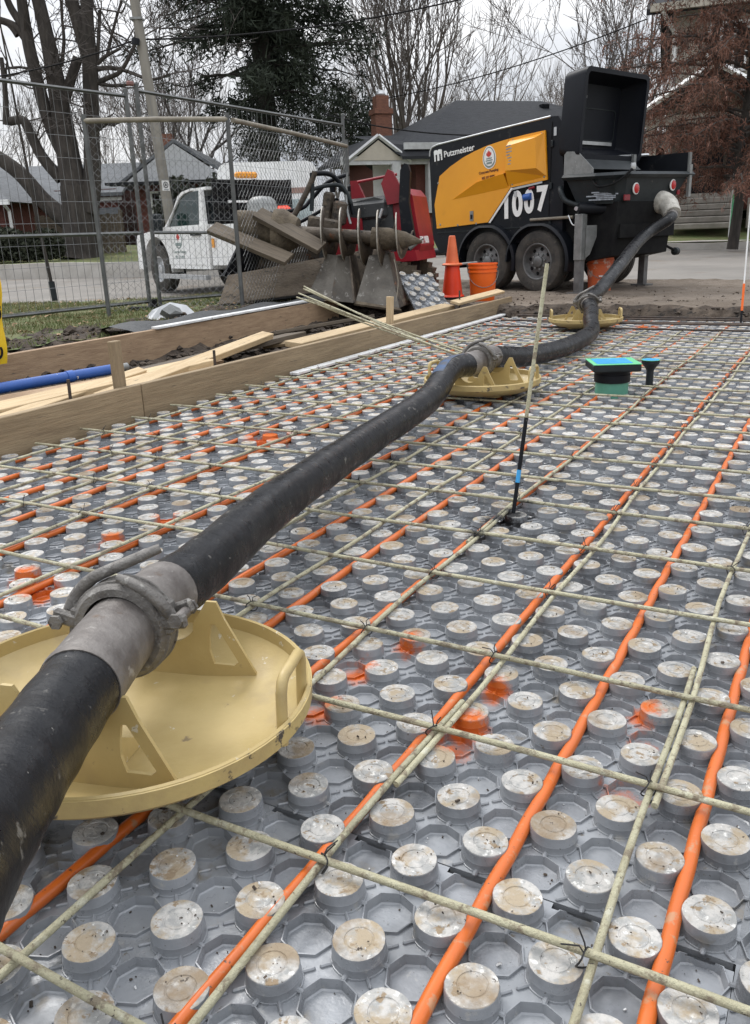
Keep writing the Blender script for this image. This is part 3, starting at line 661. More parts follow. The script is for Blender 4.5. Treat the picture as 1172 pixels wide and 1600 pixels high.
for k in range(7):
    a = at(468 + R.uniform(-6, 14), 447 + R.uniform(-4, 24), 6.2 + R.uniform(-.1, .1)); b2 = at(742 - 30 * R.random(), 556 + R.uniform(-8, 6), 5.25 + R.uniform(-.1, .1))
    mid = (a + b2) / 2 + Vector((0, 0, -.015 * R.random() - .01))
    tag(MB().tube(spline([a, mid, b2], 6), .0055, 8).build('loose_rod', M['bar'], recenter=True, smooth=50), 'loose pale fibreglass rod in the fan of rods slanting down onto the panels', 'rod', 'loose fibreglass rods in a fan')
# ------------------------------------------------------------------ the concrete pump trailer
PA = Vector((-.66, .751, 0)).normalized()          # forward axis of the trailer
PW = Vector((PA.y, -PA.x, 0))                      # to its right hand
PO = Vector((1.95, 10.07, .135))
pump = thing('concrete_pump_trailer', 'black and yellow concrete pump trailer numbered 1007 with its rear hopper lid standing open', 'concrete pump', PO)
PT = frame((0, 0, 0), PA, -PW, (0, 0, 1))          # local: x forward, y left (-w), z up
def PP(s, w_, z): return PA * s + PW * w_ + Vector((0, 0, z))
SIDE = frame((0, 0, 0), -PA, Vector((0, 0, 1)), -PW)      # x = rearward, y = up, z = out of the left side
def side_poly(pts, w_, h, mb=None):                # pts (s, z); prism standing h proud of plane w
    poly = [(-s, z) for s, z in pts]
    ar = sum(poly[i][0] * poly[(i + 1) % len(poly)][1] - poly[(i + 1) % len(poly)][0] * poly[i][1] for i in range(len(poly)))
    if ar < 0: poly = poly[::-1]
    mb = mb or MB(); mb.prism(poly, h, T=Matrix.Translation(PW * w_) @ SIDE); return mb
WB = 1.42                                          # body width
bod = [(1.58, .44), (1.70, .62), (1.745, 1.55), (1.735, 1.64), (1.69, 1.705), (1.60, 1.725), (-.10, 1.855), (-.20, 1.85), (-.24, 1.80), (-.30, 1.2), (-.30, .62), (-.1, .58), (1.0, .50)]
me = side_poly(bod, WB, WB - .06); me.build('body', M['black'], pump, smooth=25)
# front hood lines: silver edge along the top of the side
q = [(1.742, 1.60), (1.735, 1.655), (1.70, 1.700), (1.61, 1.722), (.8, 1.786), (-.10, 1.852)]
MB().tube([PP(s, .062, z + .004) for s, z in q], .011, 8).build('top_trim', M['silver'], pump, smooth=50)
# yellow side panels: each a thick slab with a sculpted lower fold
def yel(pts, h): return side_poly(pts, .058, h)
A1 = [(1.612, .745), (1.648, 1.03), (1.555, 1.36), (1.38, 1.455), (1.16, 1.545), (.98, 1.597), (.80, 1.638), (.60, 1.668), (.475, 1.683), (.455, 1.50), (.475, 1.30), (.425, 1.168), (.765, .795)]
yel(A1, .020).build('front_side_panel', M['yellow'], pump, smooth=25)
A2 = [(.465, 1.684), (.2, 1.707), (-.045, 1.722), (-.085, 1.26), (-.09, 1.215), (.15, 1.19), (.415, 1.165), (.464, 1.30), (.445, 1.50)]
yel(A2, .020).build('rear_side_panel', M['yellow'], pump, smooth=25)
def wedge(P, name):                                # P: list of (s,z,out)
    me = MB(); n = len(P)
    me.add([PP(s, .0375 - o, z) for s, z, o in P], [tuple(range(n))]); return me
# swept crease that catches shade: a low triangular ridge on the front panel and a bevelled step on the rear one
me = MB()
R1 = [PP(1.34, .0375, 1.075), PP(.90, .0375, 1.262), PP(.48, .0375, 1.335), PP(.48, .0375, 1.16), PP(.432, .0375, 1.175), PP(.95, .0375, 1.115)]
r2 = [PP(.90, -.012, 1.25), PP(.485, -.020, 1.318)]
me.add([R1[0], R1[1], R1[2], r2[1], r2[0], PP(.455, .0375, 1.165)], [(0, 4, 1), (1, 4, 3, 2), (0, 5, 3, 4)])
me.build('swept_crease', M['yellow'], pump)
me = MB(); me.add([PP(.46, .0375, 1.66), PP(-.03, .0375, 1.70), PP(-.085, .0375, 1.25), PP(.46, .0375, 1.185), PP(.445, -.03, 1.60), PP(.02, -.045, 1.655), PP(.0, -.045, 1.34), PP(.452, -.03, 1.345)],
                  [(4, 7, 6, 5), (0, 4, 5, 1), (1, 5, 6, 2), (2, 6, 7, 3), (3, 7, 4, 0)]); me.build('rear_panel_bulge', M['yellow'], pump)
side_poly([(.76, .79), (.735, .785), (.395, 1.155), (.42, 1.165)], .055, .012).build('white_edge', M['white'], pump)
side_poly([(.40, 1.158), (.40, 1.135), (-.02, 1.185), (-.02, 1.205)], .055, .012).build('vent_trim', M['silver'], pump)
side_poly([(.38, 1.125), (.36, .995), (.02, 1.035), (.03, 1.17)], .0585, .003).build('service_opening', M['black_matt'], pump)
me = MB(); me.tube([PP(.235, .05, 1.045), PP(.13, .05, 1.055)], .038, 12); me.build('blue_filter', M['blue_pipe'], pump, smooth=50)
me = MB(); me.box(PP(.36, .05, 1.09), (.03, .02, .06), rot=(0, 0, math.atan2(PA.y, PA.x))); me.build('gauge', M['silver'], pump)
me = MB(); me.tube([PP(.17, .055, 1.135), PP(.09, .055, 1.15)], .015, 8); me.build('red_valve', M['red'], pump, smooth=50)
# writing on the side
def SD(s, w_, z, ang=0.0):
    x = -PA * math.cos(ang) + Vector((0, 0, 1)) * math.sin(ang); y = PA * math.sin(ang) + Vector((0, 0, 1)) * math.cos(ang)
    return frame(PP(s, w_, z), x, y, -PW)
for ch, s, z, sz in (('1', .575, .838, .30), ('0', .405, .858, .275), ('0', .23, .888, .25), ('7', .055, .905, .265)):
    text(ch, sz * 1.32, M['decal'], pump, SD(s, .0565, z, .03), 'number', .002, off=.016, sx=.80)
text('Putzmeister', .100, M['decal'], pump, SD(1.495, .0565, 1.572, .085), 'maker_name', .0015, off=.0012, sx=1.04)
me = MB()                                          # the two-arched emblem
MM = SD(1.655, .0565, 1.535, .085)
for x0 in (0, .062):
    me.prism([(x0, 0), (x0 + .024, 0), (x0 + .024, .075), (x0 + .052, .075), (x0 + .052, .045), (x0 + .060, .045), (x0 + .060, .118), (x0 + .046, .128), (x0 + .014, .128), (x0, .115)][0:10], .003, T=MM)
me.prism([(.114, 0), (.136, 0), (.136, .112), (.124, .128), (.1225, .128), (.1225, .04), (.114, .04)], .003, T=MM)
me.prism([(.052, 0), (.0615, 0), (.0615, .044), (.052, .044)], .003, T=MM)
me.build('emblem', M['decal'], pump)
def egg(c, rx_, rz, m, nm, h):
    pts = [(rx_ * math.cos(t) * (1 - .12 * math.sin(t)), rz * math.sin(t)) for t in np.linspace(0, 2 * PI, 40, endpoint=False)]
    MB().prism(pts, .002, T=SD(c[0], h, c[1], .09)).build(nm, m, pump)
egg((.745, 1.512), .100, .125, M['decal'], 'round_badge', .0345); egg((.745, 1.512), .090, .114, M['badge_grey'], 'badge_ring', .0325); egg((.745, 1.516), .076, .098, M['decal'], 'badge_field', .0305)
MM = SD(.745, .0275, 1.512, .09)
leaf = [(0, .058), (.010, .036), (.024, .044), (.020, .024), (.042, .028), (.036, .014), (.048, .006), (.022, -.012), (.024, -.022), (.003, -.018), (.003, -.034), (-.003, -.034), (-.003, -.018), (-.024, -.022), (-.022, -.012), (-.048, .006), (-.036, .014), (-.042, .028), (-.020, .024), (-.024, .044), (-.010, .036)]
MB().prism([(x * .9, y * .9 + .026) for x, y in leaf[::-1]], .002, T=MM).build('badge_leaf', M['maple_red'], pump)
me = MB()
for k, (z, wd, hh) in enumerate(((-.012, .085, .012), (-.034, .105, .012), (-.062, .082, .022))): me.box((0, z, .001), (wd, hh, .002), T=MM)
me.build('badge_bars', M['badge_grey'], pump)
text('Concrete Pumping', .040, M['brown_ink'], pump, SD(.905, .0345, 1.335, .09), 'trade_name', .001, off=.001, sx=.98)
text('905 577 0905', .040, M['brown_ink'], pump, SD(.86, .0345, 1.275, .09), 'phone_number', .001, off=.001, sx=.9)
me = MB(); R = random.Random(5)
for k in range(7): me.box((.04 + R.uniform(-.012, .012), -.032 * k, .001), (R.uniform(.03, .085), .012, .002), T=SD(.45, -.031, 1.60, .1))
me.build('small_print_decal', M['grey_decal'], pump)
me = MB(); me.box((0, 0, .002), (.055, .115, .004), T=SD(1.02, .036, .875)); me.build('latch_plate', M['galv'], pump)
me = MB(); me.box((0, .0, .004), (.03, .05, .006), T=SD(1.02, .034, .865)); me.build('latch', M['black'], pump)
me = MB(); me.box((0, 0, .002), (.035, .085, .004), T=SD(-.17, .0575, 1.70)); me.build('hinge_plate', M['silver'], pump)
me = MB()
for s, z in ((1.55, .79), (1.25, .775), (.95, .785), (1.58, 1.28), (.0, 1.69), (-.05, 1.25), (.40, 1.66), (.40, 1.20)): me.lathe([(0, .004), (.012, .003), (.014, .0)], 8, T=SD(s, .0372, z))
me.build('panel_screws', M['galv'], pump)
side_poly([(-.115, .64), (-.105, .64), (-.12, 1.80), (-.13, 1.80)], .0585, .003).build('door_seam', M['black_matt'], pump)
me = MB()
for z in (.78, 1.15, 1.58): me.box((0, 0, .008), (.03, .07, .016), T=SD(-.135, .056, z), bev=.005)
me.build('door_hinges', M['char'], pump)
side_poly([(1.62, .70), (-.08, .74), (-.08, .728), (1.62, .688)], .057, .006).build('sill_seam', M['char'], pump)
# chassis, fenders, wheels
side_poly([(1.62, .40), (1.62, .60), (-.95, .72), (-.95, .58), (-.1, .45)], 1.30, 1.10).build('chassis', M['black_matt'], pump)
me = MB(); me.tube([PP(1.6, .72, .46), PP(3.0, .72, .42)], .05, 10); me.build('drawbar', M['black'], pump, smooth=40)
def wheel(s, w_, out):
    T = frame(PP(s, w_, .345), -PA, Vector((0, 0, 1)), -PW * out)      # axle along z, outward
    t = MB(); prof = [(.195, -.20), (.25, -.205), (.315, -.20), (.340, -.185), (.345, -.16), (.345, -.15), (.337, -.149), (.337, -.132), (.345, -.131), (.345, -.108), (.337, -.107), (.337, -.09), (.345, -.089), (.345, -.06), (.340, -.03), (.322, -.008), (.27, .0), (.215, -.004), (.200, -.015)]
    t.lathe(prof, 44, T=T); ty = t.build('tyre', M['tyre'], pump, smooth=35)
    r = MB(); r.lathe([(.200, -.03), (.206, -.012), (.198, -.006), (.186, -.012), (.178, -.05), (.165, -.075), (.10, -.062), (.072, -.05), (.062, -.046), (.062, -.02), (.045, -.008), (0, -.006)], 36, T=T)
    ri = r.build('rim', M['rim'], pump, smooth=35); n = MB()
    for k in range(8):
        a = k * PI / 4 + .2; n.lathe([(0, -.035), (.013, -.036), (.013, -.062), (0, -.062)], 8, T=T @ Matrix.Translation((.085 * math.cos(a), .085 * math.sin(a), 0)))
    n.build('wheel_nuts', M['galv'], ri)
    h = MB()
    for k in range(8):
        a = k * PI / 4 + .6; h.lathe([(0, -.0655), (.022, -.0655)], 10, T=T @ Matrix.Translation((.135 * math.cos(a), .135 * math.sin(a), 0)))
    h.build('rim_holes', M['black_matt'], ri)
for (w_, o) in ((0.0, 1), (1.55, -1)):
    wheel(0, w_, o); wheel(.76, w_, o)
for s0 in (0.0, .76):
    me = MB(); vs = []; fs = []; arc = np.linspace(-.25, PI + (.18 if s0 else .0), 22)
    prof = [(.40, -.03), (.43, -.015), (.435, .20), (.40, .21)]
    for t in arc:
        for (r, dw) in prof:
            x, z = r * math.cos(t) * 1.05, r * math.sin(t)
            if t < 0: z = max(z, -.12)
            if r * math.sin(t) > 0: z = min(z, .415) if r > .42 else min(z, .39)
            vs.append(PP(s0 - x * -1 if False else s0 + x * -1, dw, .345 + z))
    for i in range(len(arc) - 1):
        for j in range(3): fs.append((i * 4 + j, i * 4 + j + 1, i * 4 + j + 5, i * 4 + j + 4))
    for i in range(len(arc) - 1): fs.append((i * 4 + 3, i * 4, i * 4 + 4, i * 4 + 7))
    me.add(vs, fs); me.build('fender', M['black'], pump, smooth=40)
me = MB(); me.tube([PP(.12, .03, .800), PP(-.46, .03, .812)], .017, 10); me.build('grease_pipe', M['fence_pipe'], pump, smooth=50)
# hopper at the rear
def loft(A, B, nm, m, sm=None):
    n = len(A); me = MB(); me.add(A + B, [(i, (i + 1) % n, n + (i + 1) % n, n + i) for i in range(n)] + [tuple(range(n))[::-1]]); return me.build(nm, m, pump, smooth=sm)
top = [PP(-.38, -.02, 1.21), PP(-.80, -.02, 1.20), PP(-.95, .06, 1.205), PP(-1.0, .20, 1.21), PP(-1.02, 1.40, 1.225), PP(-.38, 1.42, 1.24)]
bot = [PP(-.50, .05, .93), PP(-.78, .05, .93), PP(-.90, .14, .93), PP(-.94, .26, .935), PP(-.95, 1.22, .95), PP(-.5, 1.22, .95)]
loft(top, bot, 'hopper', M['char'])
MB().tube([PP(-.36, -.035, 1.215), PP(-.78, -.04, 1.205), PP(-.94, .03, 1.205), PP(-1.02, .20, 1.212), PP(-1.04, 1.47, 1.228)], [.030] * 5, 4).build('rim_rail', M['char'], pump)
me = MB(); me.add([PP(-.42, 0, 1.235), PP(-.75, 0, 1.225), PP(-.92, .10, 1.225), PP(-.96, .22, 1.23), PP(-.98, 1.38, 1.245), PP(-.42, 1.38, 1.26)], [(0, 1, 2, 3, 4, 5)]); me.build('hopper_grate', M['black_matt'], pump)
me = MB(); me.prism([(0, 0), (.37, 0), (.37, .06), (.17, .24), (.03, .25), (0, .22)], .012, T=frame(PP(-.36, -.015, 1.225), -PA, Vector((0, 0, 1)), -PW)); me.build('side_gusset', M['galv'], pump)
# raised far wall of the hopper with its white lip and posts
me = MB(); me.add([PP(-.36, 1.36, 1.235), PP(-1.0, 1.40, 1.235), PP(-1.0, 1.40, 1.46), PP(-.36, 1.36, 1.46), PP(-.36, 1.39, 1.235), PP(-1.0, 1.43, 1.235), PP(-1.0, 1.43, 1.46), PP(-.36, 1.39, 1.46)],
                  [(0, 1, 2, 3), (7, 6, 5, 4), (3, 2, 6, 7), (1, 5, 6, 2), (0, 3, 7, 4)]); me.build('far_side_wall', M['black'], pump)
me = MB(); me.add([PP(-.42, .30, 1.24), PP(-.40, 1.37, 1.25), PP(-.42, 1.37, 1.465), PP(-.44, .55, 1.42)], [(0, 1, 2, 3)]); me.build('splash_back', M['black'], pump)
MB().tube([PP(-.46, .58, 1.425), PP(-.50, 1.40, 1.475)], .016, 4).build('white_lip', M['silver'], pump)
MB().tube([PP(-.40, .14, 1.30), PP(-.48, .62, 1.43)], .011, 8).build('strut_rod', M['silver'], pump, smooth=50)
for w_, s_ in ((1.0, -.56), (1.43, -1.0)): MB().box(PP(s_, w_, 1.33), (.04, .05, .26), rot=(0, 0, math.atan2(PA.y, PA.x))).build('grate_post', M['galv'], pump)
MB().box(PP(-1.045, 1.39, 1.16), (.03, .05, .34), rot=(0, 0, math.atan2(PA.y, PA.x))).build('corner_post', M['galv'], pump)
REAR = lambda w_, z, o=0.0: frame(PP(-1.0 - o, w_, z), PW, Vector((0, 0, 1)), -PA)
for w_, z, o in ((.40, 1.075, -.02), (1.12, 1.115, -.005)):
    MB().lathe([(0, .0), (.060, .0), (.060, .010), (.050, .014), (0, .014)], 28, T=REAR(w_, z, o)).build('light_ring', M['white'], pump, smooth=30)
    MB().lathe([(0, .028), (.03, .026), (.0495, .016), (.0495, .0145)], 24, T=REAR(w_, z, o)).build('tail_light', M['red_light'], pump, smooth=60)
me = MB(); me.box((0, 0, .01), (.11, .06, .02), T=REAR(.25, .985, -.035), bev=.006); me.build('side_marker', M['red'], pump)
me = MB(); me.box((0, 0, .01), (.05, .05, .02), T=REAR(1.28, 1.04, -.03), bev=.006); me.build('side_marker', M['red'], pump)
me = MB()
for k in range(5): me.box((.05 * (k % 2), -.018 * k, .002), (.20 + .05 * (k % 3), .013, .004), T=frame(PP(-.80, .035, 1.045), PW * .6 - PA * .8, Vector((0, 0, 1)), -PW * .8 - PA * .6))
me.build('hopper_decal', M['grey_decal'], pump)
MB().tube(spline([PP(-.72, -.02, 1.18), PP(-.82, -.06, 1.10), PP(-.95, .05, 1.13), PP(-1.04, .18, 1.24), PP(-1.05, .22, 1.28)], 6), .012, 8).build('air_line', M['black_matt'], pump, smooth=50)
MB().lathe([(0, -.03), (.025, -.03), (.03, .0), (.025, .03), (0, .03)], 12, T=frame(PP(-1.05, .22, 1.29), PW, PA, (0, 0, 1))).build('air_coupling', M['silver'], pump, smooth=40)
MB().tube(spline([PP(-.28, .03, 1.12), PP(-.33, -.03, 1.08), PP(-.40, -.03, .98), PP(-.55, .02, .92)], 6), .028, 10).build('hydraulic_hose', M['char'], pump, smooth=50)
MB().tube([PP(-.58, -.05, .895), PP(-.86, .28, .885)], .062, 18).build('slide_cylinder', M['black'], pump, smooth=40)
MB().lathe([(0, .0), (.022, .0), (.022, .015), (0, .015)], 16, T=frame(PP(-.57, -.062, .895), PA, Vector((0, 0, 1)), -PW)).build('cylinder_boss', M['silver'], pump, smooth=40)
MB().tube(spline([PP(-.44, -.03, .83), PP(-.52, -.05, .73), PP(-.60, -.05, .76), PP(-.62, -.04, .88)], 5), .007, 6).build('lock_wire', M['silver'], pump, smooth=50)
side_poly([(-.28, .60), (-.28, .95), (-.95, .95), (-.90, .40), (-.45, .32)], 1.25, 1.12).build('valve_housing', M['black_matt'], pump)
# legs
def leg(s, w_, zt, zb):
    me = MB(); rz = math.atan2(PA.y, PA.x)
    me.box(PP(s, w_, (zt + .36) / 2), (.10, .10, zt - .36), rot=(0, 0, rz), bev=.008); o = me.build('support_leg', M['galv'], pump)
    me = MB(); me.box(PP(s, w_, (.40 + zb) / 2), (.078, .078, .40 - zb), rot=(0, 0, rz)); me.build('inner_leg', M['rim'], o)
    me = MB(); me.box(PP(s, w_, zb + .008), (.19, .17, .016), rot=(0, 0, rz)); me.build('foot_plate', M['rim'], o)
leg(-.60, -.02, .84, .005); leg(-.72, 1.07, .74, .03)
me = MB(); me.prism([(0, 0), (.16, 0), (.16, -.08), (.06, -.30), (0, -.34)], .012, T=frame(PP(-.65, .0, .72), -PA * .3 + PW * .95, Vector((0, 0, 1)), -PW * .3 - PA)); me.build('leg_bracket', M['galv'], pump)
MB().tube([PP(-.72, 1.12, .58), PP(-.80, 1.62, .40)], .016, 8).build('crank_arm', M['black_matt'], pump, smooth=50)
MB().lathe([(0, -.05), (.045, -.03), (.045, .03), (0, .05)], 12, T=frame(PP(-.80, 1.64, .39), PA, Vector((0, 0, 1)), PW)).build('crank_knob', M['char'], pump, smooth=40)
# outlet elbow at the rear right and the concrete line down to the slab
E0, E1, E2 = PP(-.82, .93, .93), PP(-1.05, .95, .90), PP(-1.17, .86, .80)
el = spline([E0, PP(-.95, .95, .94), E1, E2], 6); MB().tube(el, [.100, .103, .106, .110, .113, .115, .118, .120, .120, .118, .116, .114, .112, .108, .104, .100, .098, .095, .092][:len(el)], 22).build('outlet_elbow', mat('grey_concrete_crust', (.52, .50, .45), (.36, .34, .30), 12, .9, 0, .7, 30, [((.20, .18, .15), 20, .62, .05)]), pump, smooth=50)
# lid: a deep box standing on edge, its open side towards the back
LT = frame(PP(-.30, -.035, 1.41), PW, Vector((0, 0, 1)), -PA)          # x across, y up, z rearwards (open side)
LT = LT @ Matrix.Rotation(math.radians(4), 4, 'X')
lw, lh, ld = 1.20, .88, .30
def rr(w0, w1, h0, h1, r=.05, n=5):
    pts = []
    for (cx, cy, a0) in ((w1 - r, h1 - r, 0), (w0 + r, h1 - r, PI / 2), (w0 + r, h0 + r, PI), (w1 - r, h0 + r, 1.5 * PI)):
        for k in range(n): t = a0 + PI / 2 * k / (n - 1); pts.append((cx + r * math.cos(t), cy + r * math.sin(t)))
    return pts
outer0, outer1 = rr(.05, lw - .06, .02, lh - .03, .09), rr(0, lw, 0, lh, .07)
in1, in0 = rr(.045, lw - .045, .05, lh - .045, .05), rr(.14, lw - .13, .12, lh - .12, .04)
loops = [[(x, y, -.05) for x, y in outer0], [(x, y, .22) for x, y in outer1], [(x, y, .25) for x, y in outer1], [(x, y, .25) for x, y in in1], [(x, y, .19) for x, y in in1], [(x, y, -.02) for x, y in in0]]
me = MB(); n = len(outer0); vs = [p for lp in loops for p in lp]; fs = [tuple(range(n))[::-1]]
for a in range(5):
    for i in range(n): fs.append((a * n + i, a * n + (i + 1) % n, (a + 1) * n + (i + 1) % n, (a + 1) * n + i))
fs.append(tuple(range(5 * n, 6 * n))); me.add(vs, fs, LT); me.build('hopper_lid', mat('lid_black', (.0045, .0055, .009), (.0065, .0078, .012), 3, .5, spec=.2), pump, smooth=30)
MB().box((lw / 2, lh * .20, .0), (.70, .035, .012), T=LT).build('hinge_strip', M['silver'], pump)
MB().box((.17, lh * .70, .08), (.17, .045, .06), T=LT, bev=.01).build('lid_handle', M['silver'], pump)
me = MB(); me.add([(.10, .04, .20), (lw - .20, .04, .20), (lw - .15, -.09, .36), (.02, -.10, .38), (.10, .03, .19), (lw - .20, .03, .19)], [(0, 1, 2, 3), (3, 2, 5, 4)], LT); me.build('rubber_apron', M['char'], pump)
MB().holed(rr(.2, lw - .2, .2, lh * .60, .04), rr(.21, lw - .21, .21, lh * .60 - .01, .04), .006, T=LT @ Matrix.Translation((0, 0, -.02))).build('lid_stiffener', M['char'], pump)
H0_ = PO + E2 + (E2 - E1).normalized() * -.01
P3 = [C3 + Vector((0, .006, .004)), C3 + Vector((.055, .17, .03)), Vector((1.99, 7.6, .36)), Vector((2.38, 8.30, .58)), H0_ + Vector((-.35, -.62, -.20)), H0_ + Vector((-.10, -.18, -.06)), H0_]
P3[2] = at(938, 452, 7.62); P3[3] = at(968, 415, 8.15); P3[4] = at(1004, 371, H0_.y - .42)
hose('delivery_hose', P3, 'black rubber hose descending from the pump outlet past the orange pail to the farthest pan', .05, .12)

# ------------------------------------------------------------------ cones, pails
def cone_stack():
    p = atz(707, 466, .14); root = thing('traffic_cone', 'two stacked traffic cones, faded orange over bright red, left of the orange pail', 'traffic cone', p)
    MB().lathe([(0, .0), (.135, .0), (.138, .012), (.128, .03), (.112, .04), (.075, .37), (.070, .37)], 32).build('lower_cone', M['cone'], root, smooth=40)
    MB().lathe([(.085, .352), (.108, .350), (.112, .362), (.100, .372), (.074, .375), (.040, .62), (.034, .655), (.026, .66), (.0, .655)], 32).build('upper_cone', M['cone_faded'], root, smooth=40)
    me = MB(); me.box((0, 0, .010), (.30, .30, .02), bev=.008); me.build('base_plate', M['black_matt'], root).rotation_euler.z = .4
    me = MB(); pts = [Vector((.095, .02, .36)), Vector((.16, .04, .365)), Vector((.28, .06, .37))]; me.tube(pts, .012, 6); me.build('stub_bar', M['galv'], root, smooth=50)
cone_stack()
def pail(px, py, z, label, m, hpx):
    p = atz(px, py, z); h = hpx / FPX * p.y; r = h * .36; root = thing('pail', label, 'pail', p)
    k = h / .37
    MB().lathe([(0, 0), (.118 * k, 0), (.121 * k, .006 * k), (.138 * k, .28 * k), (.146 * k, .282 * k), (.146 * k, .296 * k), (.139 * k, .298 * k), (.140 * k, .318 * k), (.149 * k, .32 * k), (.149 * k, .334 * k), (.142 * k, .336 * k), (.143 * k, .355 * k), (.151 * k, .357 * k), (.151 * k, .37 * k), (.143 * k, .37 * k), (.136 * k, .30 * k), (.115 * k, .03 * k), (0, .03 * k)], 36).build('pail_body', m, root, smooth=40)
    MB().tube([(.155 * k * math.cos(t), .155 * k * math.sin(t) - .02 * math.sin(t), .30 * k - .16 * k * abs(math.sin(t)) ) for t in np.linspace(PI, 2 * PI, 14)], .003, 6).build('wire_handle', M['galv'], root, smooth=50)
    return root, k
pail(754, 470, .14, 'bright orange plastic pail standing right of the cones', M['bucket'], 55)
rt, k = pail(936, 455, .14, 'dirty scuffed orange pail under the pump beside its support leg', M['bucket_dirty'], 51)
me = MB(); me.lathe([(.139 * k, .16 * k), (.1405 * k, .175 * k)], 6, a0=-1.9, a1=-1.2); me.build('white_label', M['white'], rt)
# ------------------------------------------------------------------ ground
def sstep(a, b, x):
    t = min(1, max(0, (x - a) / (b - a))); return t * t * (3 - 2 * t)
def road_z(x, y):
    left = -.10 - .06 * sstep(12, 17, y) + .16 * sstep(18, 24, y)
    right = .125 + .012 * max(0, y - 10) if y < 25 else .305
    return left + (right - left) * sstep(-2.2, .6, x)
def to_uv(x, y): return x * CY_ - y * SY_, x * SY_ + y * CY_
def nz2(x, y, s=1.0):
    return (math.sin(x * 1.7 * s + 1.3 * math.sin(y * 1.1 * s)) + math.sin(y * 2.3 * s + 1.7 * math.sin(x * .9 * s + 2)) + .6 * math.sin((x + y) * 4.1 * s) + .5 * math.sin((x - y) * 6.3 * s + 1)) / 3.1
def sheet(nm, xs, ys, zf, m, keep=None, smooth=True):
    idx = {}; me = MB()
    for j, y in enumerate(ys):
        for i, x in enumerate(xs):
            me.v.append((x, y, zf(x, y)))
    n = len(xs)
    for j in range(len(ys) - 1):
        for i in range(n - 1):
            if keep is None or keep((xs[i] + xs[i + 1]) / 2, (ys[j] + ys[j + 1]) / 2): me.f.append((j * n + i, j * n + i + 1, (j + 1) * n + i + 1, (j + 1) * n + i)); me.m.append(0)
    return kind(me.build(nm, m, smooth=180 if smooth else None), 'structure')
# base sheet out to the horizon
sheet('ground', list(np.linspace(-300, 300, 13)), list(np.linspace(-60, 500, 13)), lambda x, y: -1.2, M['lawn'])
sheet('street', list(np.linspace(-45, 45, 91)), list(np.linspace(7.0, 26, 58)), lambda x, y: road_z(x, y) - .02, M['road'], lambda x, y: to_uv(x, y)[1] > 8.3 or to_uv(x, y)[0] < -4.9)
# dug soil between form and timber, and behind
def soil_z(u, v):
    z = .02 + .05 * sstep(-3.1, -3.6, u) + .03 * nz2(u * 3, v * 3) + .02 * nz2(u * 9, v * 8)
    z += .17 * sstep(-4.1, -4.75, u)
    z -= .02 * (1 if u > -3.3 else 0)
    return z
me = MB(); us = list(np.linspace(-5.3, -3.02, 60)); vs_ = list(np.linspace(-1.2, 8.45, 150))
for v in vs_:
    for u in us:
        jz = RNG.normal(0, .008)
        me.v.append(tuple(SL(u, v, soil_z(u, v) + jz)))
n = len(us)
for j in range(len(vs_) - 1):
    for i in range(n - 1): me.f.append((j * n + i, j * n + i + 1, (j + 1) * n + i + 1, (j + 1) * n + i)); me.m.append(0)
kind(me.build('soil', M['soil']), 'structure')
# apron of trodden dirt around the pump with a ragged cut edge towards the slab
me = MB(); us = list(np.linspace(-5.6, 9.0, 190)); vl = [7.92, 7.95, 7.98, 8.02, 8.07] + list(np.linspace(8.14, 12.6, 60))
for j, v in enumerate(vl):
    for u in us:
        e = .035 * nz2(u * 5, 1.0) + .02 * math.sin(u * 37)
        vv = v + (e if j < 5 else e * max(0, 1 - (j - 4) / 4)); p = SL(u, vv, 0)
        zt = road_z(p.x, p.y) + .006 + .012 * nz2(u * 4, v * 4) + .006 * RNG.normal() + .012
        z = zt if j >= 4 else [-.01, .03, .075, .115][j] + RNG.normal(0, .008)
        if j == 4: z = zt + .008
        if p.x < .3: z = min(z, zt)
        me.v.append((p.x, p.y, z - .12 * sstep(11.6, 12.6, v)))
n = len(us)
for j in range(len(vl) - 1):
    for i in range(n - 1): me.f.append((j * n + i, j * n + i + 1, (j + 1) * n + i + 1, (j + 1) * n + i)); me.m.append(1 if j < 4 else 0)
kind(me.build('dirt_apron', [M['dirt'], M['soil']]), 'structure')
# stones and clods
def rock(me, p, s, mi=0):
    a, b, c = RNG.uniform(.6, 1.3, 3) * s; vs = []
    for (x, y, z) in ((1, 0, 0), (-1, 0, 0), (0, 1, 0), (0, -1, 0), (0, 0, 1), (0, 0, -1), (.6, .6, .5), (-.6, .6, .5), (-.6, -.6, .5), (.6, -.6, .5)):
        j = RNG.uniform(.7, 1.15); vs.append((p[0] + x * a * j, p[1] + y * b * j, p[2] + z * c * .7 * j))
    me.add(vs, [(4, 6, 7), (4, 7, 8), (4, 8, 9), (4, 9, 6), (6, 0, 2), (6, 2, 7), (7, 2, 1), (7, 1, 8), (8, 1, 3), (8, 3, 9), (9, 3, 0), (9, 0, 6), (5, 2, 0), (5, 1, 2), (5, 3, 1), (5, 0, 3)], mi=mi)
me = MB()
for _ in range(2600):
    u = RNG.uniform(-5.0, -3.12); v = RNG.uniform(1.2, 8.3); s = abs(RNG.normal(0, .014)) + .006
    rock(me, SL(u, v, soil_z(u, v) + s * .4), s)
for _ in range(700):
    u = RNG.uniform(-3.0, 2.6); v = 7.93 + abs(RNG.normal(0, .07)); s = abs(RNG.normal(0, .010)) + .005
    rock(me, SL(u, v, .02 + .11 * sstep(7.93, 8.05, v) + s * .3), s)
o = me.build('soil_clods', M['soil']); kind(o, 'stuff'); tag(o, 'dark soil clods along the forms and the cut edge', 'soil')
me = MB()
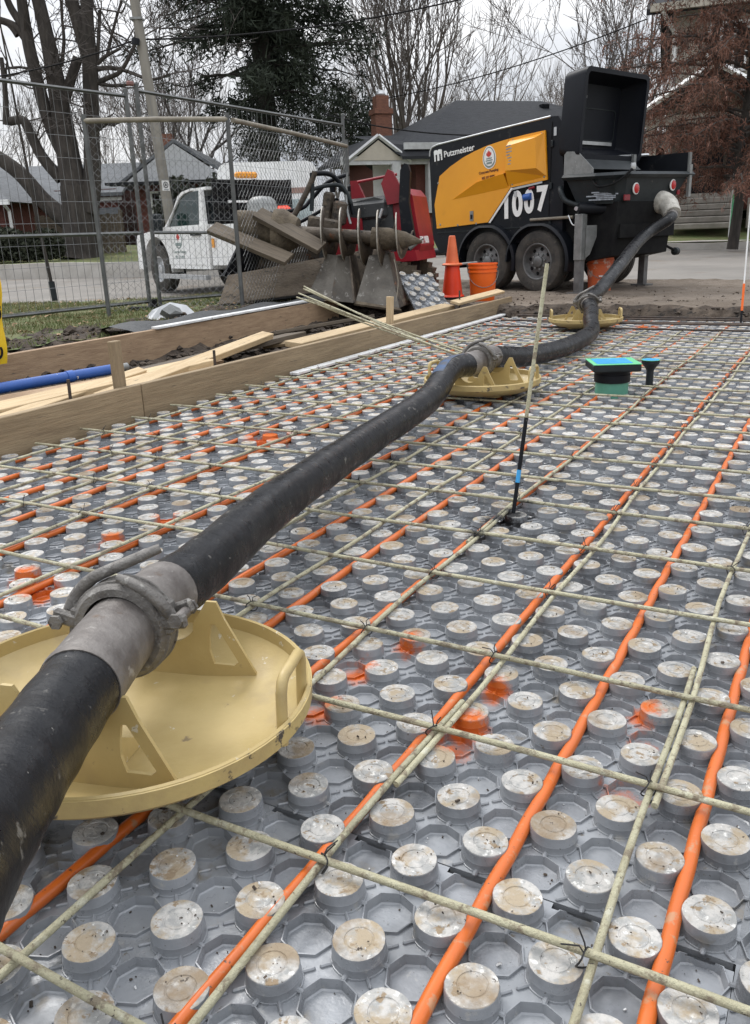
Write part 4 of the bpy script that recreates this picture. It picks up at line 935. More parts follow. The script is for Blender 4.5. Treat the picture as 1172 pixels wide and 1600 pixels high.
for _ in range(900):
    u = RNG.uniform(-3.5, 3.5); v = 8.1 + abs(RNG.normal(0, 1.1)); p = SL(u, v, 0); s = abs(RNG.normal(0, .008)) + .003
    rock(me, (p.x, p.y, road_z(p.x, p.y) + .02), s, 0 if RNG.random() < .7 else 1)
o = me.build('pebbles', [M['dirt'], M['soil']]); kind(o, 'stuff'); tag(o, 'pebbles and lumps scattered on the dirt apron', 'pebbles')
# near grass strip and its blades
def strip_z(x, y):
    u, v = to_uv(x, y)
    return .235 - .10 * sstep(-4.8, -8.5, u) - .22 * sstep(11.2, 13.0, y) + .018 * nz2(x * 3, y * 3) - .25 * sstep(.1, .8, x - .0 * y) * 1.0
gk = lambda x, y: to_uv(x, y)[0] < -4.62 + .1 * nz2(x * 4, y * 4) and y < 12.4 - .06 * x and x < .4 and y > 1
sheet('grass_verge', list(np.linspace(-11, .5, 150)), list(np.linspace(1, 13, 160)), strip_z, M['lawn'], gk)
me = MB(); ct = 0
while ct < 34000:
    y = RNG.uniform(5.2, 12.3); x = RNG.uniform(-5.2, -.2) if RNG.random() < .9 else RNG.uniform(-8, -3)
    if not gk(x, y): continue
    d = nz2(x * 1.6 + 4, y * 1.6) + .5 * nz2(x * 5, y * 5)
    if d < -.25 and RNG.random() < .85: continue
    if x > -1.6 and RNG.random() < .6: continue
    h = RNG.uniform(.02, .055); a = RNG.uniform(0, 2 * PI); wd = RNG.uniform(.003, .006); z = strip_z(x, y) - .004
    dx, dy = math.cos(a) * wd, math.sin(a) * wd; lx, ly = RNG.normal(0, .02, 2)
    me.add([(x - dx, y - dy, z), (x + dx, y + dy, z), (x + lx, y + ly, z + h)], [(0, 1, 2)]); ct += 1
o = me.build('grass', M['grass']); kind(o, 'stuff'); tag(o, 'patchy short grass behind the timber plank', 'grass')
me = MB()
for _ in range(2400):
    y = RNG.uniform(5.2, 12.3); x = RNG.uniform(-5.0, .2)
    if not gk(x, y): continue
    if x < -1.6 and RNG.random() < .55: continue
    s = RNG.uniform(.012, .03); a = RNG.uniform(0, 6.28); z = strip_z(x, y) + RNG.uniform(.004, .03); q = RNG.normal(0, .35, 2)
    c, sn = math.cos(a), math.sin(a)
    me.add([(x + s * c, y + s * sn, z + s * q[0]), (x - s * .6 * sn, y + s * .6 * c, z + s * q[1]), (x - s * c, y - s * sn, z - s * q[0] * .4), (x + s * .6 * sn, y - s * .6 * c, z + .004)], [(0, 1, 2, 3)])
o = me.build('fallen_leaves', M['leaf_litter']); kind(o, 'stuff'); tag(o, 'dry fallen leaves lying in the verge grass', 'leaves')
# far side of the street
def edge_y(x): return 21.4 - .17 * x + .012 * x * x * (1 if x < 0 else 0)
def far_z(x, y):
    e = edge_y(x); d = y - e
    return .36 + .02 * sstep(0, 1, d) + .35 * sstep(1.5, 8, d) + .28 * sstep(-2, 6, x) * sstep(.9, 3.2, d) + .03 * nz2(x * .7, y * .7)
me = MB(); xs = list(np.linspace(-45, 45, 120)); dd_ = [0, .02, .5, 1.0, 1.6, 2.4, 3.5, 5, 7, 10, 15, 25, 45, 90]
for x in xs:
    for d in dd_: y = edge_y(x) + .2 + d; me.v.append((x, y, far_z(x, y)))
n = len(dd_)
for i in range(len(xs) - 1):
    for j in range(n - 1): me.f.append((i * n + j, (i + 1) * n + j, (i + 1) * n + j + 1, i * n + j + 1)); me.m.append(0)
kind(me.build('far_lawn', [M['lawn']], smooth=180), 'structure')
me = MB()
for i in range(len(xs) - 1):
    for d0, d1, z0, z1 in ((0, .0, -.5, .005), (0, .18, .005, .008)):
        a, b = xs[i], xs[i + 1]
        q = [(a, edge_y(a) + d0, far_z(a, edge_y(a)) + z0), (b, edge_y(b) + d0, far_z(b, edge_y(b)) + z0), (b, edge_y(b) + d1, far_z(b, edge_y(b)) + z1), (a, edge_y(a) + d1, far_z(a, edge_y(a)) + z1)]
        me.add(q, [(0, 1, 2, 3)])
kind(me.build('kerb', M['kerb']), 'structure')
me = MB(); xr = list(np.linspace(3, 30, 50))
for x in xr:
    for d in (.30, .85): y = edge_y(x) + d; me.v.append((x, y, far_z(x, y) + .03))
for i in range(len(xr) - 1): me.f.append((2 * i, 2 * i + 2, 2 * i + 3, 2 * i + 1)); me.m.append(0)
kind(me.build('pavement', M['kerb']), 'structure')

# ------------------------------------------------------------------ fences
def wire_panel(root, P, Q, zb, zt, sx, sz, r=.0022, nm='wire_mesh'):
    me = MB(); P = Vector(P); Q = Vector(Q); d = Q - P; Ln = d.length; n = int(Ln / sx)
    for k in range(1, n): p = P + d * (k / n); me.tube([(p.x, p.y, p.z + zb), (p.x, p.y, p.z + zt)], r, 3, caps=False)
    m = int((zt - zb) / sz)
    for k in range(m + 1): z = zb + (zt - zb) * k / m; me.tube([P + Vector((0, 0, z)), Q + Vector((0, 0, z))], r, 3, caps=False)
    return me.build(nm, M['wire'], root)
def fence_panel(P, Q, zt, label):
    P = Vector(P); Q = Vector(Q); root = thing('mesh_fence', label, 'fence', P); q = Q - P; o = Vector()
    for s in (0, 1):
        b = q * s; MB().box((b.x, b.y, zt / 2 + .02), (.032, .032, zt + .06), rot=(0, 0, math.atan2(q.y, q.x)), bev=.004).build('fence_post', M['fence'], root)
    for z in (zt - .015, .70, .06):
        MB().tube([Vector((0, 0, z)), q + Vector((0, 0, z))], .0155, 4).build('rail', M['fence'], root)
    wire_panel(root, (0, 0, 0), q, .08, zt - .03, .078, .17, .0021); return root
FZ = .235
fence_panel((-3.98, 6.05, FZ), (-2.14, 8.57, FZ), 1.905, 'grey wire mesh fence panel at the left, in front of the big tree')
fence_panel((-2.06, 8.66, FZ), (-.22, 11.3, FZ - .06), 1.96, 'grey wire mesh fence panel right of the fence joint, in front of the pickup')
tag(MB().box((-2.10, 8.615, FZ + 2.0), (.07, .04, .04), rot=(0, 0, .9), bev=.01).build('fence_coupler', mat('faded_red_cap', (.24, .10, .09), (.18, .09, .08), 9, .7), recenter=True), 'small reddish coupler joining the two fence panels at their tops', 'coupler')
root = thing('ballast_block', 'black steel ballast block under the fence joint', 'ballast block', (-2.1, 8.6, FZ - .02))
MB().box((0, 0, .015), (.5, .10, .03), bev=.006).build('foot_plate', M['black_matt'], root)
MB().box((0, 0, .06), (.05, .05, .08), bev=.006).build('socket', M['black_matt'], root)
def chain_panel(P, Q, z0, z1, label, posts, brace=None):
    P = Vector(P); Q = Vector(Q); root = thing('chain_link_panel', label, 'fence', P); q = Q - P; Ln = q.length; d = q.normalized()
    for s in posts: b = q * s; MB().tube([(b.x, b.y, -.03), (b.x, b.y, z1 + .05)], .019, 10).build('fence_post', M['fence'], root, smooth=50)
    MB().tube([Vector((0, 0, z1)), q * .5 + Vector((0, 0, z1 + .006)), q + Vector((0, 0, z1))], .021, 10).build('top_pipe', M['fence_pipe'], root, smooth=50)
    me = MB(); c = .062; n = int(Ln / c); h = z1 - z0; k = int(h / c)
    for i in range(n):
        pts = []
        for j in range(k + 1):
            x = (i + .5 + (.5 if j % 2 else -.5)) * c; pts.append(d * min(x, Ln) + Vector((0, 0, z0 + j * h / k)))
        me.tube(pts, .0017, 3, caps=False)
        pts = [d * min((i + .5 + (-.5 if j % 2 else .5)) * c, Ln) + Vector((0, 0, z0 + j * h / k)) for j in range(k + 1)]; me.tube(pts, .0017, 3, caps=False)
    me.build('chain_link', M['wire'], root); return root
chain_panel((-2.30, 7.72, .225), (-1.14, 7.94, .225), .05, 1.60, 'chain link panel with tan top pipe, spanning in front of the pickup cab', (0, 1))
chain_panel((-1.10, 7.97, .22), (-.17, 10.4, .2), .05, 1.60, 'chain link panel receding behind the auger, tan top pipe', (1,))
p = at(259, 290, 8.2); root = thing('fence_sign', 'small white square sign with a round black pictogram, hung on the fence', 'sign', p)
F = frame((0, 0, 0), (.62, .78, 0), (0, 0, 1), (.78, -.62, 0))
MB().box((0, 0, 0), (.082, .086, .003), T=F).build('sign_plate', M['white'], root)
MB().lathe([(.020, .002), (.027, .002), (.027, .0035), (.020, .0035)], 24, T=F @ Matrix.Translation((0, .006, 0)), close=True).build('ring', M['black'], root)
MB().prism([(-.011, -.010), (-.004, -.010), (0, .0), (.004, -.010), (.011, -.010), (.006, .012), (-.006, .012)], .0035, T=F @ Matrix.Translation((0, .006, 0))).build('figure', M['black'], root)
MB().box((0, -.034, .002), (.05, .006, .002), T=F).build('print_line', M['grey_decal'], root)
# caution tape sheet at the far left edge
a = atz(-14, 566, .26); root = thing('caution_banner', 'yellow caution banner with black capitals hanging at the far left edge', 'banner', a)
x_ = Vector((.55, .83, 0)); up_ = Vector((.028, .02, .30)).normalized()
F = frame((0, 0, 0), x_, up_, x_.cross(up_)); L_ = .66
me = MB(); n = 14
for k in range(n + 1):
    z = -.02 + L_ * k / n; bz = .008 * math.sin(k * .9)
    for w_ in (-.15, -.02, .065, .10): me.v.append(tuple(F @ Vector((w_ - .03 * k / n, z, bz + .004 * math.sin(w_ * 60 + k)))))
for k in range(n):
    for j in range(3): me.f.append((k * 4 + j, k * 4 + j + 1, k * 4 + j + 5, k * 4 + j + 4)); me.m.append(0)
me.build('banner_sheet', M['yellow_tape'], root, smooth=60)
MB().box((0, .028, .33), (.035, .03, .82), bev=.003).build('banner_stake', M['lumber'], root)
for t_, z in (('C', .005), ('CAUTION', -.40)):
    text(t_, .105, M['black'], root, F @ Matrix.Translation((.065, z if t_ == 'C' else .02, .018)) @ Matrix.Rotation(PI / 2, 4, 'Z') @ Matrix.Translation((0 if t_ == 'C' else .19, 0, 0)), 'lettering', .001, off=.002)
# crumpled plastic and block on the verge
me = MB(); c = atz(270, 497, .24); R = random.Random(9)
ring = []
for k in range(14):
    t = 2 * PI * k / 14; ring.append((c.x + .30 * math.cos(t) * R.uniform(.75, 1.1), c.y + .17 * math.sin(t) * R.uniform(.75, 1.1), c.z - .02))
mid = [(c.x + (p[0] - c.x) * .5 + R.uniform(-.04, .04), c.y + (p[1] - c.y) * .5, c.z + R.uniform(.04, .11)) for p in ring]
me.add(ring + mid + [(c.x - .01, c.y, c.z + .13)], [(k, (k + 1) % 14, 14 + (k + 1) % 14, 14 + k) for k in range(14)] + [(14 + k, 14 + (k + 1) % 14, 28) for k in range(14)])
tag(me.build('plastic_sheet', M['bag'], recenter=True), 'crumpled white plastic sheet on the grass at the fence foot', 'plastic sheet')
me = MB(); rock(me, (c.x + .03, c.y - .17, c.z + .05), .085); tag(me.build('concrete_lump', M['galv'], recenter=True), 'grey lump lying against the white plastic sheet', 'lump')

# ------------------------------------------------------------------ vehicles on the street
HA = Vector((-.60, .80, 0)).normalized(); HWv = Vector((HA.y, -HA.x, 0))
tz = -.16
TO = atz(251, 456.5, tz)                       # under the front left wheel
trk = thing('pickup_truck', 'white pickup truck with black headache rack and amber beacon, behind the chain link', 'pickup truck', TO)
def TP(s, w_, z): return HA * s + HWv * w_ + Vector((0, 0, z))
TS = frame((0, 0, 0), -HA, Vector((0, 0, 1)), -HWv)
def tside(pts, w_, h, nm, m, par=None, sm=None):
    poly = [(-s, z) for s, z in pts]
    ar = sum(poly[i][0] * poly[(i + 1) % len(poly)][1] - poly[(i + 1) % len(poly)][0] * poly[i][1] for i in range(len(poly)))
    if ar < 0: poly = poly[::-1]
    me = MB(); me.prism(poly, h, T=Matrix.Translation(HWv * w_) @ TS); return me.build(nm, m, par or trk, smooth=sm)
arch = lambda s0, r: [(s0 + r * math.cos(t), .40 + r * 1.05 * math.sin(t)) for t in np.linspace(PI, 0, 12)]
cab = [(.92, .50), (.95, .72), (.93, 1.04), (.86, 1.13), (-.30, 1.24), (-.48, 1.26), (-2.35, 1.27), (-2.35, .48), (-.68, .48)] + [(s, z) for s, z in arch(0, .66)]
tside(cab, 1.86, 1.86, 'lower_body', M['white'])
tside([(-.40, 1.25), (-.52, 1.25), (-1.15, 1.80), (-1.35, 1.87), (-1.75, 1.91), (-1.75, 1.87), (-1.40, 1.83), (-1.2, 1.76)], .10, .05, 'windscreen_pillar', M['white'])
tside([(-1.95, 1.26), (-2.20, 1.26), (-2.16, 1.87), (-2.05, 1.87)], .10, .05, 'rear_pillar', M['white'])
tside([(-.55, 1.255), (-2.0, 1.255), (-2.07, 1.86), (-1.4, 1.84), (-1.2, 1.77)], .115, .03, 'side_window', M['glass_green'])
tside([(-1.2, 1.80), (-1.40, 1.865), (-1.75, 1.905), (-2.25, 1.91), (-2.25, 1.86), (-1.3, 1.80)], 1.80, 1.70, 'roof', M['white'])
me = MB(); me.add([TP(-.45, .14, 1.26), TP(-.45, 1.72, 1.26), TP(-1.25, 1.60, 1.82), TP(-1.25, .22, 1.82)], [(0, 1, 2, 3)]); me.build('windscreen', M['glass'], trk)
me = MB(); me.add([TP(-2.22, .15, 1.26), TP(-2.22, 1.70, 1.26), TP(-2.2, 1.62, 1.86), TP(-2.2, .22, 1.86)], [(3, 2, 1, 0)]); me.build('rear_window', M['glass'], trk)
tside([(-.62, .56), (-2.25, .56), (-2.25, 1.24), (-.62, 1.22)], .0, .012, 'door', M['white'])
tside([(-1.72, 1.08), (-2.12, 1.08), (-2.12, 1.135), (-1.72, 1.135)], -.014, .03, 'door_handle', M['black'])
me = MB(); me.box(TP(-.62, -.20, 1.34), (.12, .22, .34), rot=(0, 0, math.atan2(HA.y, HA.x)), bev=.03); me.build('door_mirror', M['char'], trk)
tside([(-.45, .30), (-2.45, .30), (-2.45, .38), (-.45, .38)], -.06, .10, 'running_board', M['silver'])
tside([(.93, .45), (.93, .66), (.60, .66), (.58, .45)], .02, .03, 'bumper_corner', M['white'])
def twheel(s, w_, out):
    T = frame(TP(s, w_, .46), -HA, Vector((0, 0, 1)), -HWv * out)
    t = MB(); t.lathe([(.25, -.28), (.41, -.28), (.45, -.25), (.455, -.14), (.45, -.03), (.40, -.005), (.28, .0), (.25, -.02)], 40, T=T); t.build('tyre', M['tyre'], trk, smooth=35)
    r = MB(); r.lathe([(.25, -.03), (.255, -.015), (.225, -.02), (.21, -.09), (.10, -.075), (.09, -.03), (.06, -.02), (0, -.02)], 32, T=T); r.build('rim', M['silver'], trk, smooth=35)
for w_, o in ((.02, 1), (1.84, -1)): twheel(0, w_, o); twheel(-3.6, w_, o)
tside([(.68, .36), (.66, .72), (.44, 1.02), (0, 1.12), (-.44, 1.02), (-.66, .72), (-.68, .36)], .30, .05, 'wheel_well', M['black_matt'])
tside([(-2.42, .55), (-5.0, .58), (-5.0, 1.25), (-2.42, 1.25)] , 1.86, 1.84, 'cargo_bed', M['white'])
tside([(-2.50, .86), (-2.58, .86), (-2.58, 1.02), (-2.50, 1.02)], .0, .012, 'side_marker', M['amber'])
me = MB()
for w_ in (.12, .95, 1.72): me.tube([TP(-2.5, w_, 1.2), TP(-2.5, w_, 2.02)], .035, 6)
for z in (1.35, 1.55, 1.75, 1.98): me.tube([TP(-2.5, .1, z), TP(-2.5, 1.74, z)], .035, 6)
me.add([TP(-2.47, .12, 1.26), TP(-2.47, 1.72, 1.26), TP(-2.47, 1.72, 1.98), TP(-2.47, .12, 1.98)], [(0, 1, 2, 3)])
me.build('headache_rack', M['black_matt'], trk)
MB().box(TP(-2.5, .80, 2.09), (.16, .42, .11), rot=(0, 0, math.atan2(HA.y, HA.x)), bev=.03).build('beacon', M['amber'], trk)
me = MB(); 
for k in range(8): me.box(TP(-2.53, .40 + .05 * k, 1.64), (.01, .056 if k % 2 else .052, .045 - .012 * (k % 2)), rot=(0, 0, math.atan2(HA.y, HA.x)))
me.build('rack_marks', M['white'], trk)
p = TO + TP(-3.25, .65, .9); root = thing('drum', 'grey cylindrical drum standing in the pickup bed', 'drum', p)
MB().lathe([(0, .0), (.26, .0), (.27, .1), (.27, .62), (.24, .72), (.16, .78), (0, .80)], 24).build('drum_body', M['galv'], root, smooth=40)
p = TO + TP(-3.0, 1.25, .9); root = thing('fuel_can', 'red orange jug standing in the pickup bed beside the drum', 'jug', p)
MB().box((0, 0, .32), (.26, .34, .64), bev=.05).build('jug_body', M['cone'], root)
MB().tube([(0, .0, .62), (0, 0, .72)], .04, 8).build('cap', M['black'], root)
# decal on the truck door
TD = lambda s, z: frame(TP(s, -.0135, z), -HA, Vector((0, 0, 1)), -HWv)
MB().lathe([(0, .001), (.17, .001)], 28, T=TD(-1.12, 1.02)).build('door_badge_ring', M['badge_grey'], trk)
MB().lathe([(0, .002), (.145, .002)], 28, T=TD(-1.12, 1.02)).build('door_badge', M['decal'], trk)
MB().prism([(x * 1.7, y * 1.7) for x, y in leaf[::-1]], .004, T=TD(-1.12, 1.05)).build('door_leaf', M['maple_red'], trk)
MB().box((0, -.09, .003), (.22, .06, .003), T=TD(-1.12, 1.02)).build('door_badge_bar', M['badge_grey'], trk)
text('Concrete Pumping', .075, M['badge_grey'], trk, TD(-.85, .77), 'door_lettering', .001, off=.001); text('905 577 0905', .075, M['badge_grey'], trk, TD(-.93, .67), 'door_phone', .001, off=.001)
# second vehicle: a tall white van seen from its end
VO = Vector((-1.95, 18.6, -.10)); van = thing('white_van', 'tall white van with a faded brown stripe parked beyond the pickup', 'van', VO, rotz=.10)
def rrect(w_, h, r, n=6): return [(x, y) for x, y in rr(-w_ / 2, w_ / 2, 0, h, r, n)]
me = MB(); me.prism(rrect(2.02, 1.98, .22), 4.6, T=frame((0, 4.6, .42), (1, 0, 0), (0, 0, 1), (0, -1, 0))); me.build('van_body', M['white'], van, smooth=35)
MB().box((0, -.004, 1.84), (1.86, .012, .11)).build('brown_stripe', mat('stripe_brown', (.26, .15, .12), (.34, .22, .18), 9, .6), van)
for x in (-.47, .47): MB().box((x, -.006, 1.36), (.80, .02, .62), bev=.01).build('window', mat('pale_window', (.33, .40, .40), (.42, .50, .50), 3, .15, spec=.6), van)
MB().box((0, -.03, .62), (1.9, .10, .20), bev=.03).build('bumper', M['silver'], van)
for x in (-.8, .8): MB().lathe([(.2, -.12), (.34, -.12), (.36, 0), (.34, .12), (.2, .12)], 24, T=frame((x, .9, .37), (0, 1, 0), (0, 0, 1), (1, 0, 0))).build('tyre', M['tyre'], van, smooth=40)

# ------------------------------------------------------------------ skid steer, bucket, auger
DO = Vector((-.03, 9.15, .14))
ld = thing('mini_skid_steer', 'red stand-on mini skid steer with muddy rubber tracks, raised behind the auger', 'skid steer', DO, rotz=-.30)
# local: x to its rear (picture right), y away, z up
def lp(px, py, Y, root=DO, rz=-.30):
    p = at(px, py, Y) - root; c, s = math.cos(-rz), math.sin(-rz); return Vector((c * p.x - s * p.y, s * p.x + c * p.y, p.z))
def track(y0):
    me = MB(); prof = []
    for t in np.linspace(PI / 2, 1.5 * PI, 10): prof.append((-.52 + .20 * math.cos(t), .22 + .20 * math.sin(t)))
    for t in np.linspace(-PI / 2, PI / 2, 10): prof.append((.42 + .20 * math.cos(t), .22 + .20 * math.sin(t)))
    inner = [(x * .86 + -.007, (z - .22) * .74 + .22) for x, z in prof]
    me.holed([(x, z) for x, z in prof], inner, .19, T=frame((0, y0, 0), (1, 0, 0), (0, 0, 1), (0, -1, 0)))
    n = len(prof)
    for i in range(n):
        for f in (0, .33, .66):
            a = Vector((prof[i][0], 0, prof[i][1])).lerp(Vector((prof[(i + 1) % n][0], 0, prof[(i + 1) % n][1])), f)
            if f and abs(prof[i][0] - prof[(i + 1) % n][0]) < .3: continue
            me.box((a.x, y0 - .095, a.z), (.05, .185, .04), rot=(0, random.uniform(0, .3), 0))
    o = me.build('track', M['clay'], ld)
    w_ = MB()
    for x in (-.52, -.22, .08, .42): w_.lathe([(0, -.03), (.05, -.035), (.06, -.02), (.12, -.01), (.13, .0), (.13, .06)], 20, T=frame((x, y0 - .12, .22), (1, 0, 0), (0, 0, 1), (0, -1, 0)))
    w_.build('track_wheels', M['mud_steel'], ld, smooth=40)
track(.0); track(.72)
MB().box((0, .26, .36), (1.0, .42, .22), bev=.04).build('chassis', M['black_matt'], ld)
prof = [(-.10, .40), (.35, .46), (.36, .60), (.33, 1.08), (.30, 1.02), (.15, 1.06), (-.30, .98), (-.40, .88), (-.60, .60), (-.45, .46)]
me = MB(); me.prism([(x, z) for x, z in prof], .60, T=frame((0, .58, 0), (1, 0, 0), (0, 0, 1), (0, -1, 0))); me.build('engine_cover', M['dusty_black'], ld, smooth=25)
MB().box((.02, .20, .93), (.62, .50, .26), rot=(0, -.06, 0), bev=.07).build('hood', M['dusty_black'], ld, smooth=30)
# red rear tower with the model number, panels, rails
me = MB(); me.prism([(.36, .40), (.58, .44), (.62, .58), (.54, 1.06), (.48, 1.13), (.36, 1.15), (.32, 1.0), (.36, .80)], .62, T=frame((0, .62, 0), (1, 0, 0), (0, 0, 1), (0, -1, 0))); me.build('red_tower', M['red'], ld, smooth=25)
me = MB(); me.prism([(-.35, .40), (.62, .44), (.60, .54), (-.35, .50)], .86, T=frame((0, .70, 0), (1, 0, 0), (0, 0, 1), (0, -1, 0))); me.build('red_sill', M['red'], ld)
text('TX 1000', .10, M['decal'], ld, frame((.618, .02, .60), (0, 1, 0), (-.153, 0, .988), (.988, 0, .153)), 'model_number', .002, off=.002)
me = MB(); me.prism([(.52, .50), (.60, .62), (.54, 1.0), (.56, 1.27), (.54, 1.34), (.50, 1.35), (.46, 1.29), (.44, 1.0), (.46, .70)], .06, T=frame((0, -.09, 0), (1, 0, 0), (0, 0, 1), (0, -1, 0))); me.build('lift_arm', M['black'], ld)
me = MB(); me.prism([(.30, .98), (.46, 1.00), (.45, 1.12), (.36, 1.29), (.31, 1.31), (.24, 1.18)], .04, T=frame((0, -.03, 0), (1, 0, 0), (0, 0, 1), (0, -1, 0))); me.build('arm_plate', M['red'], ld)
MB().box((.33, -.165, .66), (.06, .01, .14), rot=(0, .5, 0), bev=.003).build('warning_sticker', M['yellow_tape'], ld)
me = MB(); me.tube([(.36, .1, 1.27), (-.10, .1, 1.21)], .014, 8); me.build('red_bar', M['red'], ld, smooth=50)
me = MB(); me.prism([(-.12, 1.02), (.03, 1.03), (-.06, 1.23), (-.13, 1.23)], .05, T=frame((0, .13, 0), (1, 0, 0), (0, 0, 1), (0, -1, 0))); me.build('red_bracket', M['red'], ld)
me = MB()
for k in range(3): me.lathe([(0, 0), (.03, .0), (.035, .05), (.02, .07), (0, .07)], 10, T=Matrix.Translation((-.40 + .10 * k, .30, 1.14)))
me.build('hose_fittings', M['black'], ld, smooth=40)
me = MB(); me.prism([(-.30, .50), (.05, .50), (.02, .86), (-.26, .90)], .02, T=frame((0, -.04, 0), (1, 0, 0), (0, 0, 1), (0, -1, 0))); me.build('red_inner_plate', M['red'], ld)
MB().tube([(.10, -.10, .58), (.22, -.10, .86)], .030, 10).build('lift_cylinder', M['char'], ld, smooth=50)
MB().tube([(.215, -.10, .84), (.255, -.10, .945)], .014, 8).build('cylinder_rod', M['silver'], ld, smooth=50)
def local_tube(pix, r, nm, m, n=8): MB().tube(spline([lp(*q) for q in pix], 6), r, n).build(nm, m, ld, smooth=50)
local_tube([(424, 390, 8.9), (422, 338, 8.9), (430, 333, 8.9), (470, 326, 8.95), (486, 312, 9.0), (512, 285, 9.0), (545, 272, 9.05)], .020, 'guard_frame', M['black'])
local_tube([(424, 337, 8.9), (425, 333, 8.9), (426, 372, 8.9), (460, 352, 8.95), (500, 330, 9.0), (528, 310, 9.0)], .018, 'guard_frame', M['black'])
local_tube([(455, 345, 8.8), (470, 318, 8.8), (486, 285, 8.8), (492, 268, 8.8)], .028, 'hose_run', M['mud_steel'])
local_tube([(487, 330, 8.8), (488, 300, 8.8), (487, 270, 8.8)], .022, 'hose_run', M['char'])
local_tube([(492, 271, 8.85), (515, 272, 8.9), (530, 285, 8.95), (545, 310, 8.95), (552, 335, 8.95)], .024, 'hose_run', M['black'])
local_tube([(488, 296, 8.85), (512, 290, 8.9), (535, 292, 8.9), (549, 318, 8.9)], .020, 'hose_run', M['char'])
local_tube([(543, 270, 8.9), (541, 300, 8.9), (543, 330, 8.85), (548, 350, 8.8)], .012, 'hose_run', M['galv'])
for pp, sz in (((512, 325, 8.95), (.10, .16, .30)), ((531, 333, 8.9), (.14, .14, .22)), ((505, 352, 8.7), (.30, .10, .14))):
    MB().box(lp(*pp), sz, rot=(0, .2, .2), bev=.02).build('valve_block', M['mud_steel'], ld)
# auger lying across the front
ax0, ax1 = at(440, 362, 8.35), at(655, 377, 8.15)
ag = thing('auger', 'muddy steel auger with wide spiral flights lying across the bucket and its stands', 'auger', ax0); ad_ = (ax1 - ax0).normalized(); AL = (ax1 - ax0).length
a1 = Vector((0, 0, 1)).cross(ad_).normalized(); a2 = ad_.cross(a1)
MB().tube([Vector(), ad_ * AL * .9], .062, 18).build('shaft', M['mud_steel'], ag, smooth=50)
me = MB(); turns = 5.2; nT = 140; vs = []; fs = []; x0 = .33
for k in range(nT + 1):
    t = k / nT; th = 2 * PI * turns * t; x = x0 + (AL * .94 - x0) * t; ro = .245 * (1 - .62 * max(0, (t - .80) / .20)); 
    for r in (.05, ro * .6, ro): vs.append(ad_ * (x + (.01 if r > .06 else 0)) + (a1 * math.cos(th) + a2 * math.sin(th)) * r)
for k in range(nT):
    for j in range(2): fs.append((k * 3 + j, k * 3 + j + 1, k * 3 + j + 4, k * 3 + j + 3))
me.add(vs, fs); fl = me.build('flights', M['mud_steel'], ag, smooth=60)
ed = []
for k in range(nT + 1):
    t = k / nT; th = 2 * PI * turns * t; ro = .245 * (1 - .62 * max(0, (t - .80) / .20)); ed.append(ad_ * (x0 + (AL * .94 - x0) * t + .01) + (a1 * math.cos(th) + a2 * math.sin(th)) * ro)
MB().tube(ed, .0058, 6).build('flight_edge', M['blade_edge'], ag, smooth=60)
so_ = fl.modifiers.new('thick', 'SOLIDIFY'); so_.thickness = .013; so_.offset = 0
MB().tube([ad_ * (AL * .66), ad_ * (AL * .78), ad_ * (AL * .9), ad_ * AL * 1.02], [.095, .10, .075, .012], 14).build('mud_plug', M['clay'], ag, smooth=40)
MB().tube([ad_ * (AL * .93) + a2 * -.06, ad_ * (AL * 1.03) + a2 * .03], [.03, .008], 6).build('cutting_tip', M['galv'], ag)
MB().tube([ad_ * -.42 + Vector((0, 0, .03)), ad_ * -.30 + Vector((0, 0, .03)), ad_ * -.05], [.135, .14, .13], 20).build('drive_motor', M['clay'], ag, smooth=40)
MB().tube([ad_ * -.06, ad_ * .02, ad_ * .16], [.20, .205, .13], 20).build('gear_case', M['clay'], ag, smooth=40)
# bucket under it
bk = thing('loader_bucket', 'wide rusty brown loader bucket with worn cutting edge under the auger', 'loader bucket', at(345, 480, 8.6))
def bq(px, py, Y): return at(px, py, Y) - bk.location
def plate(root, nm, m, quad, th, back=Vector((0, 1, 0))):
    n = len(quad); q = [Vector(p) for p in quad]; nn = (q[1] - q[0]).cross(q[2] - q[0]).normalized()
    if nn.dot(back) < 0: nn = -nn
    me = MB(); me.add(q + [p + nn * th for p in q], [tuple(range(n)), tuple(range(n, 2 * n))[::-1]] + [(i, n + i, n + (i + 1) % n, (i + 1) % n) for i in range(n)])
    return me.build(nm, m, root)
plate(bk, 'front_plate', mat('bucket_brown', (.215, .168, .12), (.145, .112, .08), 5, .7, 0, .4, 30, [((.21, .18, .14), 11, .60, .08), ((.05, .04, .03), 8, .58, .08)], stretch=(1, 1, 2)), [bq(341, 477, 8.55), bq(600, 442, 8.35), bq(604, 384, 8.50), bq(356, 430, 8.7)], .02)
plate(bk, 'floor_plate', M['mud_steel'], [bq(341, 479, 8.55), bq(600, 446, 8.35), bq(640, 432, 9.2), bq(385, 452, 9.4)], .02, Vector((0, 0, 1)))
plate(bk, 'side_plate', M['black'], [bq(350, 432, 8.68), bq(377, 376, 8.9), bq(412, 392, 9.3), bq(386, 450, 9.35)], .02)
plate(bk, 'back_plate', M['mud_steel'], [bq(380, 380, 9.3), bq(600, 345, 9.2), bq(610, 430, 9.25), bq(390, 452, 9.38)], .02)
plate(bk, 'cutting_edge', M['black_matt'], [bq(341, 480, 8.54), bq(556, 452, 8.36), bq(556, 461, 8.42), bq(345, 488, 8.62)], .02)
